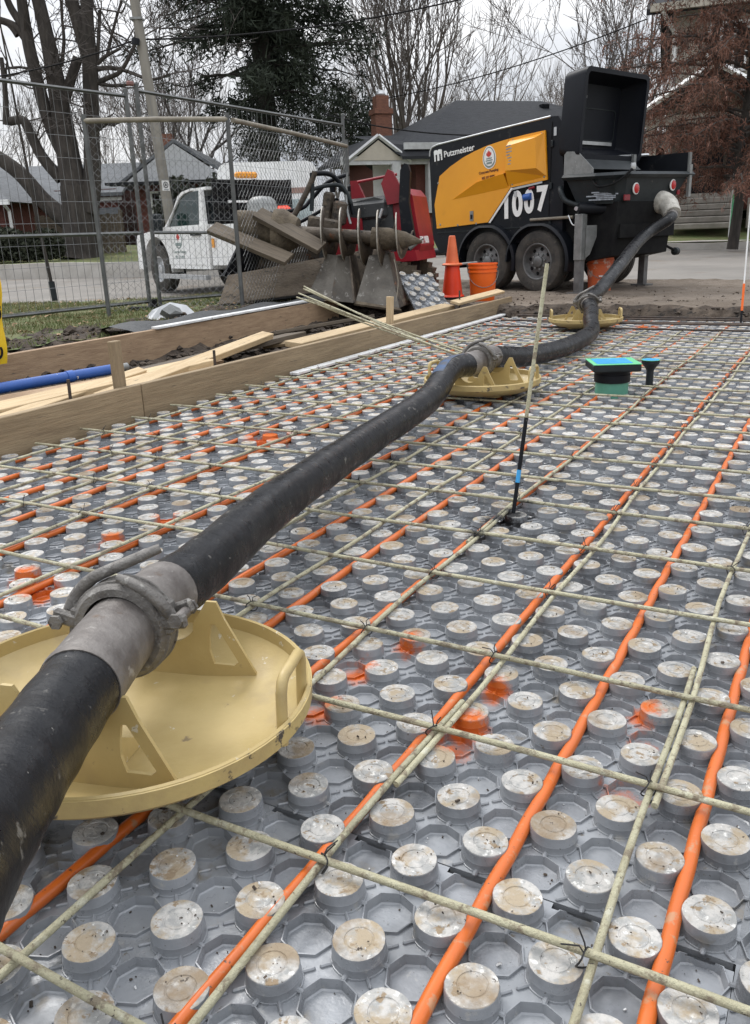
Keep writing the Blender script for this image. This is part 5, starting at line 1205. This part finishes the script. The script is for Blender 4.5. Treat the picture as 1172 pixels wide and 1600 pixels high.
for k, (A, lb) in enumerate((([(511, 397), (545, 400), (552, 473), (484, 455)], 'left wedge shaped steel stand under the auger, folded down its middle'), ([(577, 399), (606, 396), (624, 481), (556, 470)], 'right wedge shaped steel stand under the auger tip, in front of the tracks'))):
    c0 = at(A[2][0], A[2][1], 7.9); st = thing('steel_stand', lb, 'stand', Vector((c0.x, c0.y, .1)))
    w_ = [at(x, y, Y) - st.location for (x, y), Y in zip(A, (8.2, 8.2, 7.95, 8.0))]
    if k == 0:
        m_ = (w_[0] + w_[1]) / 2 + Vector((0, -.08, 0)); b_ = (w_[2] + w_[3]) / 2 + Vector((0, -.16, -.02))
        plate(st, 'left_face', M['worn_steel'], [w_[0], m_, b_, w_[3]], .016); plate(st, 'right_face', M['worn_steel'], [m_, w_[1], w_[2], b_], .016)
    else:
        plate(st, 'face', M['worn_steel'], w_, .016); e = [w_[3], w_[2], w_[2] + Vector((.02, -.03, -.02)), w_[3] + Vector((-.02, -.03, -.02))]; plate(st, 'foot_lip', M['clay'], e, .02)
    plate(st, 'side_web', M['mud_steel'], [w_[1], w_[1] + Vector((.05, .30, 0)), w_[2] + Vector((.08, .34, .0)), w_[2]], .016, Vector((1, 0, 0)))
def fat_board(P, Q, wd, th, lb):
    return board('muddy_plank', P, Q, wd, th, M['plank'], lb, 'plank', roll=.5)
fat_board(at(331, 356, 8.3), at(452, 406, 8.0), .16, .045, 'lower left muddy plank sticking out of the bucket to the left')
fat_board(at(402, 333, 8.25), at(503, 388, 8.05), .16, .045, 'upper right muddy plank lying against the auger motor')
# spare knobbed panel leaning in front of the tracks
o = panel_mesh(5, 9, 'insulation_panel').build('spare_panel', [M['panel'], M['knob']], smooth=32)
a, b2, c2 = at(630, 448, 8.35), at(658, 502, 7.95), at(700, 441, 8.75)
yv = (a - b2).normalized(); xv = Vector((1, .35, -.12)); xv = (xv - yv * xv.dot(yv)).normalized(); zv = xv.cross(yv)
o.matrix_world = frame(b2 + xv * .37 + yv * .01, xv, yv, zv)
tag(o, 'spare grey knobbed panel propped on edge between auger stand and cones', 'insulation panel')
MB_ = MB().tube(spline([at(616, 405, 7.9), at(622, 440, 7.85), at(619, 470, 7.8)], 5), .004, 5).build('cord', M['fence_pipe'], recenter=True); tag(MB_, 'thin cord hanging from the auger tip', 'cord')
# ------------------------------------------------------------------ trees
def rvec(R): return Vector((R.gauss(0, 1), R.gauss(0, 1), R.gauss(0, 1)))
def grow(me, p, d, Ln, r, lev, mx, R, ang=.42, up=.12, kids=(2, 3), jit=.10, lat=.75, shrink=.74, twig_r=.011, ends=None):
    ns = 3 if lev < mx else 2; pts = [p]; q = p; dr = d.copy()
    for k in range(ns):
        dr = (dr + rvec(R) * jit + Vector((0, 0, up))).normalized(); q = q + dr * (Ln / ns); pts.append(q)
    r1 = max(r * .66, twig_r * .6); me.tube(pts, [r + (r1 - r) * k / ns for k in range(ns + 1)], 7 if r > .09 else (5 if r > .04 else 3), caps=False)
    if lev >= mx:
        if ends is not None: ends.append((pts[0], pts[-1]))
        return
    n = R.randint(*kids)
    for k in range(n):
        a = rvec(R); a = (a - dr * a.dot(dr)).normalized(); nd = (dr + a * math.tan(ang * R.uniform(.55, 1.25))).normalized()
        grow(me, q, nd, Ln * shrink * R.uniform(.8, 1.15), max(r1 * (.82 if k == 0 else .66), twig_r), lev + 1, mx, R, ang, up, kids, jit, lat, shrink, twig_r, ends)
    if lev >= 1:
        for k in range(2 if lat > .5 else 1):
            if R.random() < lat:
                t = R.uniform(.25, .9); b = pts[0].lerp(pts[-1], t); a = rvec(R); a = (a - dr * a.dot(dr)).normalized(); nd = (dr * .7 + a * .8).normalized()
                grow(me, b, nd, Ln * shrink * R.uniform(.55, .95), max(r1 * .45, twig_r), lev + 2 if lev + 2 <= mx else mx, mx, R, ang, up, kids, jit, lat, shrink, twig_r, ends)
def tree_variant(seed, mx, trunk_h, stems, stem_L, r0, ang, up, kids, shrink=.76, fan=.35, twig_r=.013, m='twig_far', lat=.7):
    R = random.Random(seed); t = MB(); c = MB()
    t.tube([(0, 0, -.4), (0.02, .01, trunk_h * .5), (0, 0, trunk_h)], [r0 * 1.25, r0, r0 * .9], 9)
    for k in range(stems):
        a = 2 * PI * k / stems + R.uniform(-.4, .4); d = Vector((math.cos(a) * fan, math.sin(a) * fan, 1)).normalized()
        grow(c, Vector((0, 0, trunk_h * .93)), d, stem_L * R.uniform(.85, 1.15), r0 * .55, 1, mx, R, ang, up, kids, .08, lat, shrink, twig_r)
    return t, c, m
VAR = {}
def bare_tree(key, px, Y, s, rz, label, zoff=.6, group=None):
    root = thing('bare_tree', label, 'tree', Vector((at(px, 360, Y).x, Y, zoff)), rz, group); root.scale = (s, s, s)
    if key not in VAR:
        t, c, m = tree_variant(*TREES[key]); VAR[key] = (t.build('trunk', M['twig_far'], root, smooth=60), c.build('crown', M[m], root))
    else:
        for o in VAR[key]: q = o.copy(); q.parent = root; col.objects.link(q)
    return root
TREES = {'vase': (11, 6, 1.6, 7, 3.3, .34, .26, .10, (2, 3), .80, .42, .016), 'tall': (21, 6, 4.0, 3, 3.4, .22, .34, .10, (2, 2), .82, .30, .016),
         'spread': (33, 6, 2.2, 5, 2.7, .26, .46, .06, (2, 3), .80, .55, .014), 'thin': (45, 5, 3.2, 4, 3.0, .16, .36, .12, (2, 3), .78, .38, .015)}
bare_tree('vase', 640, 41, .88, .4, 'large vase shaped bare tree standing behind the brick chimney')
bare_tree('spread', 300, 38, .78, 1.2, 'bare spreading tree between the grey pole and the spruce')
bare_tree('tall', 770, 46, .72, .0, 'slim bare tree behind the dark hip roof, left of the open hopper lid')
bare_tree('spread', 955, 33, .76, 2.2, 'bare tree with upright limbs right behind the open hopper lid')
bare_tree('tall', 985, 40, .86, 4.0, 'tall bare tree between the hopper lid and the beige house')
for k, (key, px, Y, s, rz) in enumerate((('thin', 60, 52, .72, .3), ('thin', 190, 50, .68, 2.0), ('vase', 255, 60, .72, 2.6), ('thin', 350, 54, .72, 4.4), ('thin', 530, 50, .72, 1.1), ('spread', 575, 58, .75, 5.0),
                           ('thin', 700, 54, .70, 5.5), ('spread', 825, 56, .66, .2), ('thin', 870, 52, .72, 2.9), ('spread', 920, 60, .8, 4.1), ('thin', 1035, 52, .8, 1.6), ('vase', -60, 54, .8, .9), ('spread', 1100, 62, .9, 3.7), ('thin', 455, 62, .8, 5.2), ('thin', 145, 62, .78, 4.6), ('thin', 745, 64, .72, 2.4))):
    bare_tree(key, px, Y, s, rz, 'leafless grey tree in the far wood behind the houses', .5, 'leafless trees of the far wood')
# the big many-stemmed tree at the left
def big_tree():
    Y = 27.0; b = at(126, 395, Y); root = thing('big_tree', 'huge dark many-stemmed bare tree at the left, between the grey roofs', 'tree', b); R = random.Random(4)
    P = lambda px, py, dy=0: at(px, py, Y + dy) - b
    tr = MB(); pxm = Y / FPX
    def limb(pts, ws): tr.tube(spline([P(*q) for q in pts], 5), [w_ * pxm for w_ in np.interp(np.linspace(0, 1, (len(pts) - 1) * 5 + 1), np.linspace(0, 1, len(ws)), ws)], 12, caps=False)
    limb([(126, 402), (126, 385), (124, 340), (118, 290)], [33, 27, 24, 22])
    limb([(118, 300), (108, 250), (98, 190), (88, 130), (74, 60), (55, -20)], [20, 17, 14.5, 13, 10, 8.5])
    limb([(136, 330), (144, 280), (143, 200), (141, 110), (137, 40), (134, -30)], [18, 13, 11, 11, 9, 8])
    limb([(100, 160), (112, 120), (122, 90)], [8, 7, 7]); limb([(138, 95), (126, 50), (112, 0), (104, -30)], [9, 9, 9, 8])
    limb([(104, 250), (80, 200), (62, 140), (45, 70), (34, 0), (30, -40)], [10, 9, 9, 8.5, 7, 6])
    limb([(112, 350), (70, 315), (30, 270), (-20, 235)], [15, 12, 11, 9]); limb([(96, 280), (66, 245), (46, 205), (36, 188), (15, 190)], [9, 8, 7, 6, 6])
    limb([(40, 60), (22, 40), (-10, 28)], [6, 5, 4]); limb([(36, 40), (18, 14), (4, -20)], [6, 5, 4]); limb([(28, 55), (12, 38), (-15, 30)], [5, 3, 3]); limb([(10, 195), (8, 140), (2, 90)], [5, 3.5, 3])
    limb([(150, 130), (168, 122), (188, 112), (204, 85), (215, 60)], [4, 3.4, 3, 2.6, 2]); limb([(150, 108), (175, 106), (200, 112), (235, 124), (260, 118)], [3.6, 2.8, 2.4, 2.2, 1.6]); limb([(152, 100), (165, 88), (188, 76)], [3, 2.6, 1.6])
    limb([(168, 86), (176, 50), (190, 0)], [2.6, 2, 1.6]); limb([(96, 104), (100, 64), (97, 30), (95, 0)], [3, 2.4, 1.8, 1.5]); limb([(152, 95), (154, 60), (156, 16)], [2.6, 2.6, 2.4]); limb([(150, 130), (180, 134), (215, 130)], [2.6, 2.2, 1.6])
    limb([(148, 200), (165, 190), (180, 195)], [8, 6, 3]); limb([(56, 110), (30, 105), (6, 108)], [2, 1.7, 1.4]); limb([(64, 145), (72, 136), (78, 130)], [3, 2, 2])
    tr.build('trunk', M['bark'], root, smooth=60)
    c = MB()
    for px, py in ((204, 85), (235, 124), (260, 118), (188, 76), (180, 195), (190, 20), (97, 40), (156, 30), (10, 120), (20, 105), (-10, 28), (70, 90), (115, 40), (60, 140), (165, 190), (175, 50), (215, 60), (40, 70), (144, 170), (30, 190), (55, 225), (78, 130), (182, 134), (150, 230), (85, 60), (130, 60)):
        for k in range(2):
            d = Vector((R.uniform(-1, 1), R.uniform(-.8, .8), R.uniform(-.1, 1))).normalized()
            grow(c, P(px, py), d, R.uniform(.6, 1.15), .03, 2, 5, R, .45, .05, (2, 2), .16, .7, .80, .010)
    c.build('crown', M['twig'], root)
big_tree()
def spruce():
    Y = 34.0; b = Vector((at(424, 300, Y).x, Y, .6)); root = thing('spruce', 'tall dark spruce with bare lower trunk and ragged hanging boughs', 'tree', b); R = random.Random(12)
    MB().tube([(0, 0, -.3), (.05, 0, 4), (-.1, 0, 9), (-.15, 0, 15)], [.42, .36, .28, .10], 10).build('trunk', M['bark'], root, smooth=60)
    br = MB(); fo = MB()
    def tuft(p, s, dd):
        for _ in range(22):
            q = p + rvec(R) * s * .40; a = (dd * .6 + rvec(R) * .8 + Vector((0, 0, -.30))).normalized(); w_ = a.cross(rvec(R)).normalized() * s * R.uniform(.035, .08); L2 = s * R.uniform(.4, .95)
            fo.add([q - w_, q + w_, q + a * L2], [(0, 1, 2)])
    for k in range(112):
        z = R.uniform(5.0, 13.2); a = R.uniform(0, 2 * PI); Lb = (4.5 - .12 * max(0, z - 7)) * R.uniform(.6, 1.1)
        if z < 6.6 and R.random() < .35: Lb *= .7
        d = Vector((math.cos(a), math.sin(a), 0)); pts = []
        for t in np.linspace(0, 1, 8): pts.append(Vector((-.06 * z / 9, 0, z)) + d * Lb * t + Vector((0, 0, .35 * t - 1.1 * t * t * R.uniform(.7, 1.1) + .35 * t ** 4)))
        br.tube(pts, [.05 * (1 - .8 * t) + .008 for t in np.linspace(0, 1, 8)], 4, caps=False)
        dens = .45 if (z < 7.2) else 1.0
        if math.cos(a) < -.2 and 5.5 < z < 8.6: dens = .12
        for t in np.linspace(.18, 1, 15):
            if R.random() > dens: continue
            i = min(6, int(t * 7)); p = pts[i].lerp(pts[i + 1], t * 7 - i)
            side = d.cross(Vector((0, 0, 1))) * R.uniform(-1, 1) * .75 * (1.1 - .5 * t)
            for m_ in (0, 1, 2): tuft(p + side * m_ * .5 + Vector((0, 0, -.12 * m_)), R.uniform(.34, .60), d)
    for k in range(260):                        # low dark skirt to the right of the trunk
        p = Vector((R.uniform(-1.2, 4.0), R.uniform(-1.5, 1.5), R.uniform(3.0, 4.9))); tuft(p, R.uniform(.3, .55), rvec(R).normalized())
    br.build('boughs', M['bark'], root); fo.build('needles', M['needle'], root)
spruce()
def rust_tree():
    Y = 18.8; b = Vector((at(1150, 330, Y).x, Y, .55)); root = thing('rust_tree', 'fine twigged reddish brown tree in front of the beige house', 'tree', b); R = random.Random(31)
    t = MB(); tr = MB(); f = MB()
    t.tube([(0, 0, -.3), (.05, 0, .7), (-.06, 0, 1.5), (.03, 0, 2.8), (0, 0, 6.8)], [.12, .10, .085, .065, .025], 9)
    for k in range(126):
        z0 = R.uniform(.9, 6.4); a = R.uniform(0, 2 * PI); Lb = (3.05 - .20 * abs(z0 - 3.0)) * R.uniform(.6, 1.08); d = Vector((math.cos(a), math.sin(a), 0)); rise = R.uniform(.35, 1.1)
        pts = [Vector((0, 0, z0)) + d * Lb * s + Vector((0, 0, rise * s - .95 * s * s)) + rvec(R) * .03 for s in np.linspace(0, 1, 8)]
        tr.tube(pts, [.028 * (1 - s) + .006 for s in np.linspace(0, 1, 8)], 4, caps=False)
        for q in range(26):
            s = R.uniform(.15, 1.0); i = min(6, int(s * 7)); p = pts[i].lerp(pts[i + 1], s * 7 - i); e = rvec(R) * .20; e.z = abs(e.z) * .3
            tw = [p, p + e * .5 + Vector((0, 0, .02)), p + e + Vector((0, 0, -.10)), p + e * 1.25 + Vector((0, 0, -.10 - R.uniform(.1, .38)))]
            tr.tube(tw, .0035, 3, caps=False)
            for m_ in range(R.randint(12, 30)):
                s2 = R.uniform(.2, 2.999); i2 = int(s2); c0 = tw[i2].lerp(tw[i2 + 1], s2 - i2) + rvec(R) * .03
                dd2 = (Vector((0, 0, -.55)) + rvec(R) * .6).normalized(); w_ = dd2.cross(rvec(R)).normalized() * R.uniform(.006, .012); L2 = R.uniform(.07, .17)
                f.add([c0 - w_, c0 + w_, c0 + dd2 * L2], [(0, 1, 2)])
    t.build('trunk', M['bark'], root, smooth=60); tr.build('twigs', M['twig'], root); f.build('foliage', M['rust_leaf'], root)
rust_tree()
def leafy(name, label, cat, c, ext, n, m, s0, seed, stem=None):
    R = random.Random(seed); root = thing(name, label, cat, c); f = MB()
    for k in range(n):
        while True:
            p = Vector((R.uniform(-1, 1), R.uniform(-1, 1), R.uniform(0, 1)))
            if (abs(p.x) ** 4 + abs(p.y) ** 4 + abs(p.z) ** 6) < 1.1: break
        p = Vector((p.x * ext[0], p.y * ext[1], p.z * ext[2] * (1 + .10 * math.sin(p.x * ext[0] * 5)))); a = rvec(R).normalized(); b2 = a.cross(rvec(R)).normalized(); s = s0 * R.uniform(.6, 1.4)
        f.add([p - a * s, p + b2 * s * .5, p + a * s, p - b2 * s * .5], [(0, 1, 2, 3)])
    f.build('foliage', m, root); st = MB()
    for k in range(6): x = ext[0] * R.uniform(-.8, .8); st.tube([(x, 0, 0), (x * 1.05, .03, ext[2] * .8)], .02, 5)
    st.build('stems', M['bark'], root); return root
leafy('hedge', 'dark clipped hedge below the window of the left brick house', 'hedge', Vector((-10.6, 25.6, .45)), (1.9, .5, .82), 7000, M['hedge'], .07, 1)
leafy('shrub', 'low dark green shrub by the stone steps of the beige house', 'shrub', Vector((at(1135, 340, 22.6).x, 22.9, .88)), (.7, .4, .42), 2000, M['hedge'], .06, 2)
leafy('shrub', 'dark evergreen shrub against the white gabled house behind the pickup', 'shrub', Vector((at(330, 340, 27).x, 27, .4)), (1.7, .7, 2.1), 6000, M['hedge'], .09, 3)

# ------------------------------------------------------------------ houses
def gable_roof(nm, m, par, x0, x1, y0, y1, ze, zr, axis='x', th=.12, over=.3):
    """ridge along axis, thick slopes"""
    me = MB()
    if axis == 'x':
        ym = (y0 + y1) / 2; sl = (zr - ze) / (ym - y0); pr = [(y0 - over, ze - over * sl), (ym, zr), (y1 + over, ze - over * sl), (y1 + over, ze - over * sl + th), (ym, zr + th * 1.15), (y0 - over, ze - over * sl + th)]
        me.prism([(-p[0], p[1]) for p in pr][::-1], x1 - x0 + 2 * over, T=frame((x0 - over, 0, 0), (0, -1, 0), (0, 0, 1), (1, 0, 0)) if False else frame((x0 - over, 0, 0), (0, -1, 0), (0, 0, 1), (-1, 0, 0)) @ Matrix.Translation((0, 0, -(x1 - x0 + 2 * over))))
    else:
        xm = (x0 + x1) / 2; sl = (zr - ze) / (xm - x0); pr = [(x0 - over, ze - over * sl), (xm, zr), (x1 + over, ze - over * sl), (x1 + over, ze - over * sl + th), (xm, zr + th * 1.15), (x0 - over, ze - over * sl + th)]
        me.prism(pr, y1 - y0 + 2 * over, T=frame((0, y1 + over, 0), (1, 0, 0), (0, 0, 1), (0, -1, 0)))
    return me.build(nm, m, par)
def window(par, x, z, wd, h, y=-.03, bars=2, nm='window'):
    me = MB(); me.holed([(x - wd / 2, z), (x + wd / 2, z), (x + wd / 2, z + h), (x - wd / 2, z + h)], [(x - wd / 2 + .07, z + .07), (x + wd / 2 - .07, z + .07), (x + wd / 2 - .07, z + h - .07), (x - wd / 2 + .07, z + h - .07)], .08, T=frame((0, y + .04, 0), (1, 0, 0), (0, 0, 1), (0, -1, 0)))
    for k in range(1, bars + 1): xx = x - wd / 2 + wd * k / (bars + 1); me.box((xx, y, z + h / 2), (.07, .05, h - .1))
    f = me.build(nm, M['white'], par); g = MB(); g.add([(x - wd / 2 + .05, y + .03, z + .05), (x + wd / 2 - .05, y + .03, z + .05), (x + wd / 2 - .05, y + .03, z + h - .05), (x - wd / 2 + .05, y + .03, z + h - .05)], [(0, 1, 2, 3)]); g.build('pane', M['glass'], f); return f
def house(label, loc, rz=0.0): return thing('house', label, 'house', loc, rz)
h = house('low red brick house with grey hip roof and white window at the far left', Vector((-14.35, 27.4, .55)), -.06)
MB().box((0, 4, .55), (7.0, 8, 2.0)).build('wall', M['brick'], h)
me = MB(); me.add([(-3.9, -.5, 1.55), (3.9, -.5, 1.55), (3.9, 8.5, 1.55), (-3.9, 8.5, 1.55), (-1.6, 4, 2.95), (1.2, 4, 2.95)], [(0, 1, 5, 4), (1, 2, 5), (2, 3, 4, 5), (3, 0, 4), (3, 2, 1, 0)]); me.build('roof', M['shingle'], h)
MB().box((0, -.53, 1.53), (7.9, .10, .14)).build('gutter', M['white'], h); MB().tube([(3.75, -.50, 1.5), (3.72, -.12, 1.3), (3.70, -.06, .1)], .05, 6).build('downpipe', M['white'], h)
window(h, 2.7, .30, 1.0, 1.05)
h2 = house('grey roofed house partly hidden by the big tree, left of the white gable', Vector((-12.3, 33, .6)), .0)
MB().box((0, 3, 1.0), (6.6, 6, 2.2)).build('wall', M['brick'], h2); gable_roof('roof', M['shingle'], h2, -3.3, 3.3, 0, 6, 1.95, 3.05)
me = MB(); me.prism([(-2.0, 0), (3.4, 0), (3.4, .10), (-2.0, .10)], 2.0, T=frame((0, 0, 1.42), (1, 0, 0), (0, -.95, .3), (0, -.3, -.95)) ); me.build('porch_roof', M['shingle'], h2); MB().box((.7, -.1, 1.75), (5.6, .08, .12)).build('trim', M['white'], h2)
MB().box((2.0, -.42, 2.35), (.10, .05, .7)).build('downpipe', M['white'], h2)
h3 = house('small dark brick house with white shingled gable and brown chimney behind the pickup', Vector((at(283, 330, 31).x, 31, .55)), .0)
MB().box((0, 4, 1.05), (3.1, 8, 2.3)).build('wall', M['brick'], h3)
gable_roof('roof', M['shingle'], h3, -1.85, 1.85, 0, 8, 2.2, 3.40, 'y', .10, .15)
me = MB(); me.prism([(-1.75, 2.18), (1.75, 2.18), (0, 3.36)], .04, T=frame((0, -.16, 0), (1, 0, 0), (0, 0, 1), (0, -1, 0))); me.build('gable', M['siding'], h3)
MB().box((-.2, -.35, 2.14), (4.2, .75, .08)).build('porch_roof', M['dark_shingle'], h3)
MB().box((-.95, 3.5, 2.9), (.42, .42, 2.3)).build('chimney', M['chimney_brick'], h3); window(h3, -.65, .6, .7, 1.3, -.03, 1)
MB().box((.55, -.02, 1.0), (.75, .06, 1.9)).build('door', M['black'], h3)
h4 = house('brick bungalow with charcoal hip roof and white porch behind the pump trailer', Vector((at(735, 300, 30).x + 1.5, 31.2, .55)), .30)
MB().box((.0, .6, 1.35), (9.2, 7.4, 2.7)).build('wall', M['brick'], h4)
rf = MB(); e0 = 2.62; rf.add([(-5.1, -3.6, e0), (5.1, -3.6, e0), (5.1, 4.8, e0), (-5.1, 4.8, e0), (-1.75, .6, 4.42), (1.5, .6, 4.42)], [(0, 1, 5, 4), (1, 2, 5), (2, 3, 4, 5), (3, 0, 4), (3, 2, 1, 0)]); rfo = rf.build('roof', M['dark_shingle'], h4)
MB().box((1.2, -.1, 4.16), (.28, .2, .12)).build('roof_vent', M['black'], rfo)
me = MB(); me.box((0, -3.64, e0), (10.3, .10, .18)); me.build('fascia', M['offwhite'], h4)
g = Vector((at(604, 300, 26.2).x, 26.2, .55)); q = Matrix.Rotation(-.30, 4, 'Z') @ (g - Vector(h4.location)); gx, gy = q.x, q.y
pr = MB(); 
gable_roof('porch_roof', M['dark_shingle'], h4, gx - 1.05, gx + .55, gy, gy + 3.2, 2.28, 2.80, 'y', .10, .12)
me = MB(); me.prism([(gx - 1.0, 2.25), (gx + .5, 2.25), (gx - .25, 2.78)], .04, T=frame((0, gy - .10, 0), (1, 0, 0), (0, 0, 1), (0, -1, 0))); me.build('porch_gable', M['beige'], h4)
for s in (-1, 1):
    me = MB(); a = Vector((gx - .25, gy - .16, 2.90)); b2 = Vector((gx - .25 + s * .98, gy - .16, 2.22)); me.tube([a, b2], .055, 4); me.build('bargeboard', M['offwhite'], h4)
MB().box((gx + .75, gy - .05, 2.25), (4.2, .14, .22)).build('porch_beam', M['offwhite'], h4)
for x in (gx + .28, gx + 1.38): MB().box((x, gy - .02, 1.5), (.26, .26, 1.4)).build('porch_column', M['offwhite'], h4)
me = MB(); me.add([(gx + .40, gy - .30, 2.34), (gx + 5.2, gy - .30, 2.34), (gx + 5.2, gy + 3.0, 3.30), (gx - .25, gy + 2.4, 3.14), (gx - .25, gy + .1, 2.74), (gx + .40, gy - .30, 2.26), (gx + 5.2, gy - .30, 2.26)], [(0, 1, 2, 3, 4), (0, 5, 6, 1)]); me.build('porch_slope', M['dark_shingle'], h4)
MB().box((gx + .9, gy + .2, .4), (3.4, .35, .95)).build('porch_wall', M['brick'], h4); MB().box((gx + .3, gy + .9, 1.2), (.8, .06, 2.0)).build('door', M['white'], h4)
c = at(596, 200, 31.5); q = Matrix.Rotation(-.30, 4, 'Z') @ (c - Vector(h4.location))
ch = MB(); ch.box((q.x, q.y, 2.6), (.56, .56, 3.0)); ch.box((q.x, q.y, 4.17), (.66, .66, .16)); ch.box((q.x, q.y, 4.45), (.44, .44, .42)); cho = ch.build('chimney', M['chimney_brick'], h4)
MB().lathe([(0, .0), (.14, .0), (.17, .06), (.13, .16), (0, .2)], 14, T=Matrix.Translation((q.x, q.y, 4.66))).build('chimney_cap', M['silver'], cho, smooth=40)
h5 = house('two storey beige house with dark door, brick porch piers and stone steps at the right', Vector((8.55, 25.2, 1.55)), -.36)
MB().box((3.45, 4, 2.0), (7.3, 8, 5.6)).build('wall', M['beige'], h5)
gable_roof('roof', M['dark_shingle'], h5, -.3, 7.2, 0, 8, 4.75, 7.0, 'x', .14, .55)
MB().box((3.45, -.62, 4.58), (8.4, .12, .18)).build('gutter', M['beige'], h5); MB().tube([(-.45, -.60, 4.5), (-.10, -.12, 4.0), (-.10, -.07, -.6)], .06, 6).build('downpipe', M['white'], h5)
gable_roof('porch_roof', M['dark_shingle'], h5, -.7, 2.6, -2.2, 0, 1.85, 2.75, 'y', .12, .25)
for s in (-1, 1): MB().tube([(.95, -2.5, 2.90), (.95 + s * 1.95, -2.5, 1.76)], .07, 4).build('bargeboard', M['white'], h5)
MB().box((.95, -2.1, 1.72), (3.4, .2, .22)).build('porch_beam', M['beige'], h5)
for x in (-.45, 2.15):
    MB().box((x, -2.1, .05), (.55, .55, 1.0)).build('porch_pier', M['brick'], h5); MB().box((x, -2.1, .59), (.64, .64, .08)).build('pier_cap', M['stone'], h5); MB().box((x, -2.1, 1.12), (.26, .26, 1.0)).build('porch_column', M['beige'], h5)
MB().box((.82, -.04, .82), (1.05, .10, 1.65)).build('door', M['black'], h5); MB().box((1.75, -.04, .95), (.65, .08, 1.3)).build('side_light', M['glass'], h5)
MB().box((.95, -1.1, -.26), (3.6, 2.3, .45)).build('porch_floor', M['stone'], h5)
for k in range(5): MB().box((.95, -2.36 - .20 * k, -.22 - .15 * k), (1.7, .28, .14), bev=.02).build('step', M['stone'], h5)
MB().box((2.75, -2.6, -.55), (1.6, .35, .7)).build('low_wall', M['stone'], h5); window(h5, 3.9, 2.3, 1.3, 1.2); window(h5, 1.2, 3.0, 1.0, 1.2)
# rail fence and brown boards between the left houses
wf = thing('board_fence', 'dark brown board fence right of the big tree trunk', 'fence', Vector((-10.2, 28.0, .45)))
R = random.Random(8)
me = MB()
for k in range(16): me.box((.17 * k, 0, .62 + R.uniform(-.02, .02)), (.155, .03, 1.25))
me.build('boards', M['plank'], wf)
for x in (0, 1.3, 2.6): MB().box((x, .06, .66), (.10, .09, 1.4)).build('post', M['plank'], wf)
# utility pole, wires, street things
pl = thing('utility_pole', 'tall weathered grey utility pole leaning slightly, in front of the white gabled house', 'utility pole', at(272, 372, 24.5))
tp = at(205, -30, 24.5) - Vector(pl.location); MB().tube([(0, 0, -.6), tp * .5, tp], [.15, .135, .12], 14).build('pole_shaft', M['pole'], pl, smooth=60)
br_ = at(214, 22, 24.5) - Vector(pl.location); MB().tube([br_, br_ + Vector((-.50, 0, .5))], .03, 6).build('brace', M['galv'], pl)
MB().box(at(214, 30, 24.5) - Vector(pl.location), (.30, .30, .05)).build('band', M['galv'], pl)
MB().tube([at(212, 60, 24.3) - Vector(pl.location), at(212, 70, 24.3) - Vector(pl.location)], .10, 8).build('cable_box', M['black'], pl)
def cable(a, b, sag, r, label):
    a, b = Vector(a), Vector(b); pts = [a.lerp(b, t) + Vector((0, 0, -sag * 4 * t * (1 - t))) for t in np.linspace(0, 1, 16)]
    tag(MB().tube(pts, r, 5).build('overhead_cable', M['black_matt'], recenter=True), label, 'cable')
cable(at(212, 62, 24.5), at(-20, 122, 24), .10, .02, 'overhead cable crossing the big tree stems to the left edge')
cable(at(212, 62, 24.5), at(800, -22, 27), .30, .022, 'overhead cable rising from the grey pole across the spruce to the sky')
cable(at(520, 165, 36), at(1010, 30, 27), .35, .018, 'thin overhead cable crossing the bare trees above the hip roof')
cable(at(505, 178, 27), at(860, 206, 25), .28, .02, 'pale service cable sagging in front of the hip roof')
mp_ = thing('marker_post', 'thin white and green marker post on the lawn at the right edge', 'marker post', at(1141, 371, 20.0))
z1 = 85 * 20 / FPX
MB().box((0, 0, z1 * .56), (.10, .03, z1 * 1.12), bev=.008).build('post_body', M['white'], mp_)
MB().box((-.02, -.02, z1 * .40), (.035, .012, z1 * .62)).build('green_stripe', M['green_tape'], mp_)
MB().box((.0, -.02, z1 * .98), (.07, .012, .05)).build('dark_top_mark', M['black'], mp_)
sa = thing('sapling', 'thin leaning sapling stem with a guard, in the verge behind the left fence', 'sapling', atz(86, 470, .06))
MB().tube([(0, 0, 0), (-.03, 0, .5), (-.10, .02, 1.3), (-.16, .05, 2.6), (-.22, .05, 4.2)], [.028, .026, .022, .016, .008], 7).build('stem', M['bark'], sa, smooth=60)
MB().tube([(0, 0, 0), (-.01, 0, .28)], .045, 8).build('trunk_guard', M['char'], sa, smooth=60)
